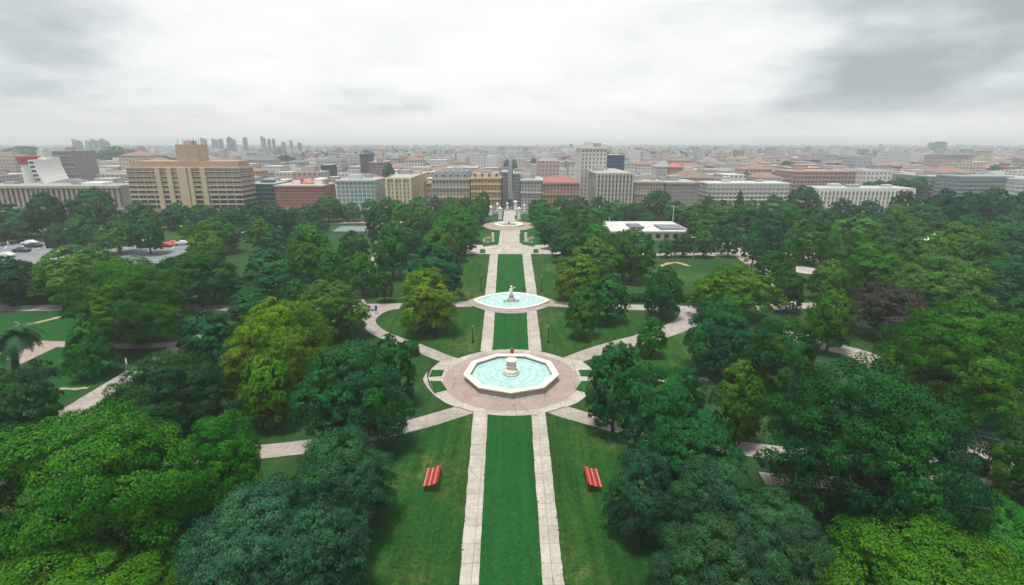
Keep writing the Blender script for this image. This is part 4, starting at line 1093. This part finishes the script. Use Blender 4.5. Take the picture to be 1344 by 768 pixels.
building('pale_museum', 'long pale low building with tall piers among eastern trees', 1076, 1200, 251, 262, 15, (.52, .52, .46), 3, 24, .55, .6, units=3, pil=24, roofcol=(.36, .40, .42), parap=1.4, sidebays=5, side=-1)
building('pink_wide_block', 'wide pinkish block behind the pale museum', 1042, 1124, 226, 330, 24, (.42, .30, .26), 5, 17, .55, .5, units=3, roofcol=(.34, .22, .17), bands=4)
building('grey_terrace_office', 'grey glass office with long window bands at the east edge', 1262, 1330, 233, 268, 16, (.27, .31, .32), 7, 12, .86, .5, units=2, glass=(.06, .09, .10), bands=6, sidebays=6, side=-1, roofcol=(.25, .27, .27))
building('grey_glass_wing', 'lower grey glass wing left of the banded office at the east', 1222, 1262, 233, 290, 30, (.30, .36, .36), 6, 8, .86, .5, units=3, glass=(.07, .11, .12), bands=5)
building('white_edge_block', 'white banded block cut by the east edge', 1336, 1392, 236, 262, 30, (.60, .60, .57), 7, 9, .8, .5, units=1, bands=6)
# taller blocks a little further back
building('dark_tower', 'dark grey tower behind the pale blue office', 472, 484, 203, 400, 14, (.13, .13, .15), 9, 4, .5, .5, units=1)
building('brown_block', 'grey brown block leaning on the dark tower', 484, 503, 214, 395, 18, (.28, .23, .22), 8, 6, .5, .5, units=1)
building('navy_block', 'small navy block behind the brick block', 421, 433, 218, 360, 14, (.07, .10, .14), 6, 4, .7, .6, units=0)
building('white_twin_tower', 'twin white apartment tower right of the blue glass block', 862, 877, 219, 360, 14, (.56, .54, .50), 7, 5, .5, .5, units=1)
building('red_cap_tower', 'apartment tower with a red roof right of the white twin', 878, 897, 220, 362, 14, (.46, .36, .30), 7, 6, .5, .5, units=1, roof='hip', roofcol=(.45, .12, .08), top=2)
building('brown_office', 'grey brown office slab behind the classical hall', 68, 94, 199, 390, 22, (.27, .25, .24), 9, 7, .7, .5, units=2, bands=5)
building('grey_stair_block', 'grey stepped block left of the brown office slab', 58, 70, 212, 385, 22, (.36, .36, .36), 7, 3, .7, .5, units=1)
def sail_tower(px0, px1, yt, y, label):
    h = height_at(y, yt); x0, x1 = XAT(px0, y, h), XAT(px1, y, h); w = x1 - x0
    r = tag(empty('curved_tower', (x0, y, 0)), label, 'building', 'white curved towers')
    n = 8; vs = []
    for k in range(n + 1):
        t = k / n; xo = 6 * (1 - t) ** 2; ww_ = w * (1 + .35 * (1 - t))
        vs += [(xo, 0, h * t), (xo + ww_, 0, h * t), (xo + ww_, 12, h * t), (xo, 12, h * t)]
    fs = [(k * 4 + i, k * 4 + (i + 1) % 4, k * 4 + 4 + (i + 1) % 4, k * 4 + 4 + i) for k in range(n) for i in range(4)] + [(n * 4, n * 4 + 1, n * 4 + 2, n * 4 + 3)]
    MB().add(vs, fs).build('wall', 'white', r)
    for k in range(2, n + 1):
        b = MB(); xo = 6 * (1 - k / n) ** 2; b.box(xo + .6, xo + w - .2, -.12, .0, h * k / n - 2.2, h * k / n - .8); b.build('window', 'glass', r)
sail_tower(36, 44, 210, 330, 'white curved tower nearest the red drum'); sail_tower(49, 57, 207, 340, 'white curved tower right of its lower twin')
g = (XAT(33, 345, 28), 345, 0); hh = height_at(345, 205)
o = tag(empty('red_drum', g), 'red drum shaped block left of the white curved towers', 'building')
MB().lathe([(4.6, 0), (4.6, hh - 5)], 20).build('shaft', 'white', o); MB().lathe([(5, hh - 5), (6.2, hh), (5.8, hh + .2), (0, hh + .2)], 20, cap=False).build('drum', mat('drum_red', (.45, .07, .05), .6), o)

# ------------------------------------------------------------------ the city behind
def city_mesh(name, items):
    """items: (x, y, w, d, h, wallcolour, roofcolour, roofkind)"""
    vs, fs, mi, cols, uvs = [], [], [], [], []
    def face(pts, uv, m, c):
        b = len(vs); vs.extend(pts); fs.append(tuple(range(b, b + len(pts)))); mi.append(m); cols.append(c); uvs.extend(uv)
    for x, y, w, d, h, wc, rcx, kind in items:
        X0, X1, Y0, Y1 = x - w / 2, x + w / 2, y, y + d
        u0 = random.uniform(0, 3)
        for a, b, L_ in (((X0, Y0), (X1, Y0), w), ((X1, Y0), (X1, Y1), d), ((X1, Y1), (X0, Y1), w), ((X0, Y1), (X0, Y0), d)):
            face([(*a, 0), (*b, 0), (*b, h), (*a, h)], [(u0, 0), (u0 + L_, 0), (u0 + L_, h), (u0, h)], 0, wc)
        if kind == 'hip':
            k = min(w, d) * .4; z = h; rh = min(w, d) * .17; e = .4
            q = [(X0 - e, Y0 - e, z), (X1 + e, Y0 - e, z), (X1 + e, Y1 + e, z), (X0 - e, Y1 + e, z)]
            if w >= d: t = [(X0 + k, (Y0 + Y1) / 2, z + rh), (X1 - k, (Y0 + Y1) / 2, z + rh)]; F_ = [(q[0], q[1], t[1], t[0]), (q[1], q[2], t[1]), (q[2], q[3], t[0], t[1]), (q[3], q[0], t[0])]
            else: t = [(x, Y0 + k, z + rh), (x, Y1 - k, z + rh)]; F_ = [(q[0], q[1], t[0]), (q[1], q[2], t[1], t[0]), (q[2], q[3], t[1]), (q[3], q[0], t[0], t[1])]
            for f in F_: face(list(f), [(0, 0)] * len(f), 1, rcx)
        else:
            face([(X0, Y0, h), (X1, Y0, h), (X1, Y1, h), (X0, Y1, h)], [(0, 0)] * 4, 1, rcx)
            if random.random() < .6:
                s = random.uniform(.15, .3); sx, sy, sh = w * s, d * s, random.uniform(1.5, 3.2)
                cx, cy = x + random.uniform(-.2, .2) * w, y + d * random.uniform(.35, .65)
                kk = random.uniform(.7, 1.15); c2 = tuple(v * kk for v in wc)
                Q = [(cx - sx, cy - sy), (cx + sx, cy - sy), (cx + sx, cy + sy), (cx - sx, cy + sy)]
                for i in range(4): a, b = Q[i], Q[(i + 1) % 4]; face([(*a, h), (*b, h), (*b, h + sh), (*a, h + sh)], [(0, 0)] * 4, 1, c2)
                face([(*p, h + sh) for p in Q], [(0, 0)] * 4, 1, rcx)
    me = bpy.data.meshes.new(name); me.from_pydata(vs, [], fs)
    me.materials.append(M['facade']); me.materials.append(M['roofs'])
    me.polygons.foreach_set('material_index', mi)
    at = me.attributes.new('wall', 'FLOAT_COLOR', 'FACE'); at.data.foreach_set('color', np.array([(*c, 1) for c in cols], dtype=np.float32).ravel())
    uv = me.uv_layers.new(name='uv'); uv.data.foreach_set('uv', np.array(uvs, dtype=np.float32).ravel())
    me.update(); return me
WC = {'cream': (.52, .46, .38), 'white': (.60, .58, .56), 'pale grey': (.42, .42, .42), 'pinkish': (.46, .35, .32), 'sandy': (.44, .37, .29), 'brown': (.28, .21, .17), 'brick': (.34, .16, .12)}
RCOL = {'terracotta': (.27, .16, .13), 'grey': (.30, .30, .30), 'pale': (.50, .48, .45), 'brown': (.22, .16, .13), 'slate': (.15, .17, .19)}
def pick(d, ws): return random.choices(list(d), ws)[0]
WW, RW = [5, 7, 4, 3.2, 2.6, 1.2, .9], [1.5, 3, 5, .8, .7]
occupied = []; NH = [0]
row_y = [298, 330, 366, 406, 450, 500, 556, 620]
for ri, y in enumerate(row_y):
    lim = y * 1.0 + 12; x = -lim; k = 0
    while x < lim:
        w = random.uniform(10, 24) * (1 + .05 * ri)
        cx = x + w / 2
        near_av = cx - w / 2 < 6 and cx + w / 2 > -10
        if not near_av and not (ri == 0 and -120 < cx < -82 and False):
            d = random.uniform(14, 24); h = random.uniform(5.5, 12) if ri else random.uniform(5.5, 10)
            if random.random() < .12: h += random.uniform(4, 10)
            wn, rn = pick(WC, WW), pick(RCOL, RW); kd = 'hip' if rn in ('terracotta', 'brown', 'slate') else 'flat'
            yy = y + random.uniform(-5, 6)
            hit = any(abs(cx - bx) < (w + bw) / 2 + 1 and yy < by + bd + 1 and yy + d > by - 1 for bx, by, bw, bd in occupied)
            o = link(bpy.data.objects.new('city_house', city_mesh('city_house', [(0, 0, w, d, h, WC[wn], RCOL[rn], kd)])))
            # keep clear of the taller named blocks standing in these rows
            for nm in ('white_tower', 'blue_glass_block', 'dark_tower', 'brown_block', 'navy_block', 'white_twin_tower', 'red_cap_tower', 'brown_office', 'grey_stair_block', 'pink_wide_block', 'curved_tower', 'curved_tower.001', 'red_drum', 'grey_glass_wing', 'pale_museum', 'white_long_office', 'narrow_grey_block'):
                e = bpy.data.objects.get(nm)
                if e and abs(e.location.x - cx) < w / 2 + 20 and -24 < yy - e.location.y < 46 and nm:
                    hit = True
            if hit: bpy.data.objects.remove(o); x += w + random.uniform(2, 8); continue
            o.location = (cx, yy, 0)
            k += 1; NH[0] += 1
            tag(o, f"{wn} house with {rn} {'hipped' if kd == 'hip' else 'flat'} roof, {ordn(k - 1)} from left in {ordn(ri)} rooftop row", 'house', 'city houses behind the park front')
        x += w + random.uniform(2, 8)

items = []
y = 690
while y < 6300:
    lim = y * 1.02 + 30; x = -lim; step = 1 + max(0, (y - 900)) / 1800
    while x < lim:
        w = random.uniform(7, 16) * step ** .6
        if not (x < 6 and x + w > -10):
            h = random.uniform(5, 11.5) + (random.uniform(4, 14) if random.random() < .11 else 0)
            wn, rn = pick(WC, WW), pick(RCOL, RW)
            v = random.uniform(.8, 1.15)
            items.append((x + w / 2, y + random.uniform(-8, 8) * step, w, random.uniform(8, 15) * step ** .6, h, tuple(c * v for c in WC[wn]), RCOL[rn], 'hip' if rn in ('terracotta', 'brown', 'slate') else 'flat'))
        x += w + (random.uniform(1, 7) if random.random() < .8 else random.uniform(20, 60)) * step
    y += 25 * step ** .8
o = link(bpy.data.objects.new('distant_city', city_mesh('distant_city', items)))
tag(o, 'hazy sea of small distant city roofs reaching to the horizon', 'city', kind='stuff')

# skyline clusters
def skyline(px, yt, wpx, y, label, grp, kind=0):
    h = height_at(y, yt); x = XAT(px, y, h); w = wpx * y / F
    r = tag(empty('high_rise', (x, y, 0)), label, 'tower', grp)
    c = mat('high_rise_wall', (.16, .20, .23), .5, .2, .02)
    b = MB()
    if kind == 1: b.add([(-w / 2, 0, 0), (w / 2, 0, 0), (w / 2, w, 0), (-w / 2, w, 0), (-w * .3, 0, h), (w / 2, 0, h * .9), (w / 2, w, h * .9), (-w * .3, w, h)], [(0, 1, 5, 4), (1, 2, 6, 5), (2, 3, 7, 6), (3, 0, 4, 7), (4, 5, 6, 7)])
    else: b.box(-w / 2, w / 2, 0, w, 0, h * .94); b.box(-w * .3, w * .25, w * .2, w * .8, h * .94, h)
    b.build('wall', c, r)
    b = MB()
    for k in range(1, 12): b.box(-w * .4, w * .4 if kind == 0 else w * .3, -w * .02, 0, h * k / 13, h * (k + .5) / 13)
    if kind == 0: b.build('window_band', 'glass', r)
SL = ((95, 183, 5, 1), (101, 185.5, 5, 0), (113, 185, 6, 1), (120, 183, 6, 1), (131, 183, 5, 0), (137, 186, 5, 0))
for i, (a, b_2, c, d) in enumerate(SL): skyline(a, b_2 - 1, c, 1250, f'hazy tower, {ordn(i)} from the left in the western skyline group', 'western skyline towers', d)
SL = ((264, 181.5, 6, 1), (279, 182.5, 6, 1), (288, 183, 4, 0), (299, 180.5, 5, 0), (304, 183.5, 5, 0), (320, 181, 4, 0), (343, 179.5, 5, 1), (352, 183, 3, 0), (358, 183, 3, 0), (371, 187, 4, 0), (381, 185, 3, 0), (392, 188, 4, 0))
for i, (a, b_2, c, d) in enumerate(SL): skyline(a, b_2 - 1, c, 1350, f'hazy tower, {ordn(i)} from the left in the long skyline right of the hotel tower', 'long skyline towers', d)
for i, (a, b_2, c, d) in enumerate(((1226, 187, 6, 0), (1234, 185.5, 6, 0), (1241, 186, 6, 0))): skyline(a, b_2, c, 1300, f'hazy tower, {ordn(i)} from the left in the far eastern group', 'eastern skyline towers', d)
skyline(1270, 199, 14, 1000, 'blocky grey tower right of the far eastern group', None)
skyline(1157, 189, 3, 2200, 'thin lone tower on the eastern horizon', None)
skyline(750, 188.5, 4, 1700, 'thin lone tower left of the white checkered tower', None)
skyline(742, 195, 10, 1500, 'wide hazy block beside the thin lone tower', None)
skyline(1065, 209, 26, 700, 'wide pale office block in the eastern city', None)

# trees standing in the city
CT = [(512, 214, 252, 20), (540, 209, 226, 26), (555, 209, 226, 14), (940, 236, 262, 14), (1175, 233, 262, 40), (1200, 232, 262, 40), (1150, 236, 262, 26), (1135, 238, 262, 18), (1220, 236, 262, 24), (185, 232, 262, 10), (1235, 212, 232, 22), (1300, 216, 240, 18), (1032, 211, 232, 30),
      (978, 226, 250, 20), (1095, 216, 238, 14), (700, 206, 222, 8), (35, 200, 215, 50), (155, 205, 220, 60), (215, 206, 222, 40), (345, 208, 222, 40), (375, 206, 222, 40), (255, 212, 228, 30)]
for i, c in enumerate(sorted(CT)):
    tree((c[0], c[1], c[2], c[3], 'E', 'round'), f'{"large" if c[3] > 28 else "small"} dark tree rising between city roofs, {ordn(i)} from the left of these', 'trees among the city roofs')
for i in range(24):
    for sx in (-1, 1):
        yy = 305 + i * 20; e = P(-2 + sx * 5.2, yy, 0)
        w_ = 6.6 * F / ZC(yy); tp = P(0, yy, 9.5)[1]
        tree((e[0], tp, e[1], w_, 'E', 'round'), f'small dark street tree, {ordn(i)} along the {"west" if sx < 0 else "east"} kerb of the far avenue', 'street trees along the avenue')
# far wooded strips between the roofs
g_ = np.random.default_rng(3); pos = []
for _ in range(520):
    y = g_.uniform(900, 6000); x = g_.uniform(-1, 1) * y; n = 36
    p = g_.normal(0, 1, (n, 3)) * np.array([16 * y / 900, 9, 3.2]); p[:, 2] = 7 + np.abs(p[:, 2])
    pos.append(p + np.array([x, y, 2]))
    if len(pos) > 330: break
pos = np.vstack(pos); n = len(pos)
nor = g_.normal(0, 1, (n, 3)); nor[:, 2] = abs(nor[:, 2]) + .3; nor /= np.linalg.norm(nor, axis=1)[:, None]
rv = g_.normal(size=(n, 3)); t1 = np.cross(nor, rv); t1 /= np.linalg.norm(t1, axis=1)[:, None]; t2 = np.cross(nor, t1)
s = g_.uniform(3, 7, (n, 1)) * np.clip(pos[:, 1:2] / 1800, .8, 2); v = np.empty((n, 4, 3)); v[:, 0] = pos - t1 * s; v[:, 2] = pos + t1 * s; v[:, 1] = pos + t2 * s * .7; v[:, 3] = pos - t2 * s * .7
o = link(bpy.data.objects.new('distant_woods', quadmesh('distant_woods', v.reshape(-1, 3), g_.uniform(.2, .7, n), M['leaf']))); o.color = (*COLR['E'], 1)
tag(o, 'dark strips of far tree tops between the city roofs', 'woods', kind='stuff')

# ------------------------------------------------------------------ air
hz = MB().box(-FAR - 40, FAR + 40, -170, FAR + 40, -1.0, 54).build('haze', [])
m = bpy.data.materials.new('haze'); m.use_nodes = True; nt = m.node_tree; nt.nodes.remove(nt.nodes['Principled BSDF'])
pv = nt.nodes.new('ShaderNodeVolumePrincipled'); pv.inputs['Color'].default_value = (.90, .97, 1.0, 1); pv.inputs['Density'].default_value = 3.8e-4; pv.inputs['Anisotropy'].default_value = 0.0
nt.links.new(pv.outputs[0], nt.nodes['Material Output'].inputs['Volume'])
hz.data.materials.append(m); tag(hz, 'pale haze over the park and the far city', 'haze', kind='stuff')

# ------------------------------------------------------------------ sky, sun, camera
EL, AZ = R(78), R(212)                                  # sun behind thin cloud, high over the camera's shoulder
w = bpy.data.worlds.new('World'); SC.world = w; w.use_nodes = True
nt = w.node_tree; N, L = nt.nodes, nt.links
bg = N['Background']; bg.inputs['Strength'].default_value = 0.1
sky = N.new('ShaderNodeTexSky'); sky.sky_type = 'NISHITA'; sky.sun_disc = False; sky.sun_elevation = EL; sky.sun_rotation = AZ
tc = N.new('ShaderNodeTexCoord')
sp = N.new('ShaderNodeSeparateXYZ'); L.new(tc.outputs['Generated'], sp.inputs[0])
def math_(op, a, b=None, c=None):
    n = N.new('ShaderNodeMath'); n.operation = op
    for i, v in enumerate((a, b, c)):
        if v is None: continue
        if hasattr(v, 'is_linked'): L.new(v, n.inputs[i])
        else: n.inputs[i].default_value = v
    return n.outputs[0]
z = math_('ADD', math_('MAXIMUM', sp.outputs[2], 0.0), 0.24)
cb = N.new('ShaderNodeCombineXYZ'); L.new(math_('DIVIDE', sp.outputs[0], z), cb.inputs[0]); L.new(math_('DIVIDE', sp.outputs[1], z), cb.inputs[1])
n1 = noise(N, L, cb.outputs[0], 1.4, 8, 0.5)
mp = N.new('ShaderNodeMapping'); mp.inputs['Location'].default_value = (3.7, 1.3, 0)
L.new(cb.outputs[0], mp.inputs[0]); n2 = noise(N, L, mp.outputs[0], 0.8, 4, 0.5)
dt = N.new('ShaderNodeVectorMath'); dt.operation = 'DOT_PRODUCT'; L.new(tc.outputs['Generated'], dt.inputs[0])
gd = Vector((-.10, 1, .42)).normalized(); dt.inputs[1].default_value = gd
glow = N.new('ShaderNodeMapRange'); glow.inputs[1].default_value = .80; glow.inputs[2].default_value = .985; glow.inputs[3].default_value = -.24; glow.inputs[4].default_value = .40
L.new(dt.outputs['Value'], glow.inputs[0])
cl = math_('ADD', math_('ADD', math_('MULTIPLY', n1, 1.6), math_('MULTIPLY', n2, .75)), glow.outputs[0])
rp = ramp(N, [(.0, (.44, .50, .52)), (.30, (.67, .72, .735)), (.5, (.87, .90, .90)), (.7, (.99, 1.0, .99)), (1.0, (1.08, 1.07, 1.05))])
cl = math_('MULTIPLY_ADD', cl, 1.25, -.90)
L.new(cl, rp.inputs[0])
hzn = N.new('ShaderNodeMapRange'); hzn.interpolation_type = 'SMOOTHSTEP'; hzn.inputs[1].default_value = 0.0; hzn.inputs[2].default_value = .085; hzn.inputs[3].default_value = .85; hzn.inputs[4].default_value = 0
L.new(sp.outputs[2], hzn.inputs[0])
c = mix(N, L, hzn.outputs[0], rp.outputs[0], (.90, .885, .865))
zb = N.new('ShaderNodeMapRange'); zb.interpolation_type = 'SMOOTHSTEP'; zb.inputs[1].default_value = .28; zb.inputs[2].default_value = .95; zb.inputs[3].default_value = 10; zb.inputs[4].default_value = 10.5
L.new(sp.outputs[2], zb.inputs[0])            # an overcast sky is brightest overhead
vm = N.new('ShaderNodeVectorMath'); vm.operation = 'SCALE'; L.new(c, vm.inputs[0]); L.new(zb.outputs[0], vm.inputs['Scale']); c = vm.outputs[0]
c = mix(N, L, .93, sky.outputs[0], c)
L.new(c, bg.inputs['Color'])

sun = bpy.data.lights.new('sun', 'SUN'); sun.energy = 4.6; sun.angle = R(12); sun.color = (1, .96, .90)
so = link(bpy.data.objects.new('sun', sun)); so.rotation_euler = (R(90) - EL, 0, R(180))
so.rotation_euler = Vector((-math.sin(AZ) * math.cos(EL), -math.cos(AZ) * math.cos(EL), -math.sin(EL))).to_track_quat('-Z', 'Y').to_euler()

cam = bpy.data.cameras.new('camera'); co_ = link(bpy.data.objects.new('camera', cam))
co_.location = (0, 0, H); co_.rotation_euler = (R(90) - TH, 0, 0)
cam.sensor_width = 36; cam.lens = 36 * F / 1344; cam.clip_start = 0.5; cam.clip_end = 30000
SC.camera = co_
SC.view_settings.view_transform = 'Standard'; SC.view_settings.look = 'None'; SC.view_settings.exposure = 0; SC.view_settings.gamma = 1
cy = SC.cycles
cy.max_bounces = 5; cy.diffuse_bounces = 3; cy.glossy_bounces = 2; cy.transmission_bounces = 3; cy.volume_bounces = 0; cy.transparent_max_bounces = 4
cy.use_denoising = True
try:
    cy.denoiser = 'OPENIMAGEDENOISE'; cy.denoising_input_passes = 'RGB_ALBEDO_NORMAL'
except Exception: pass
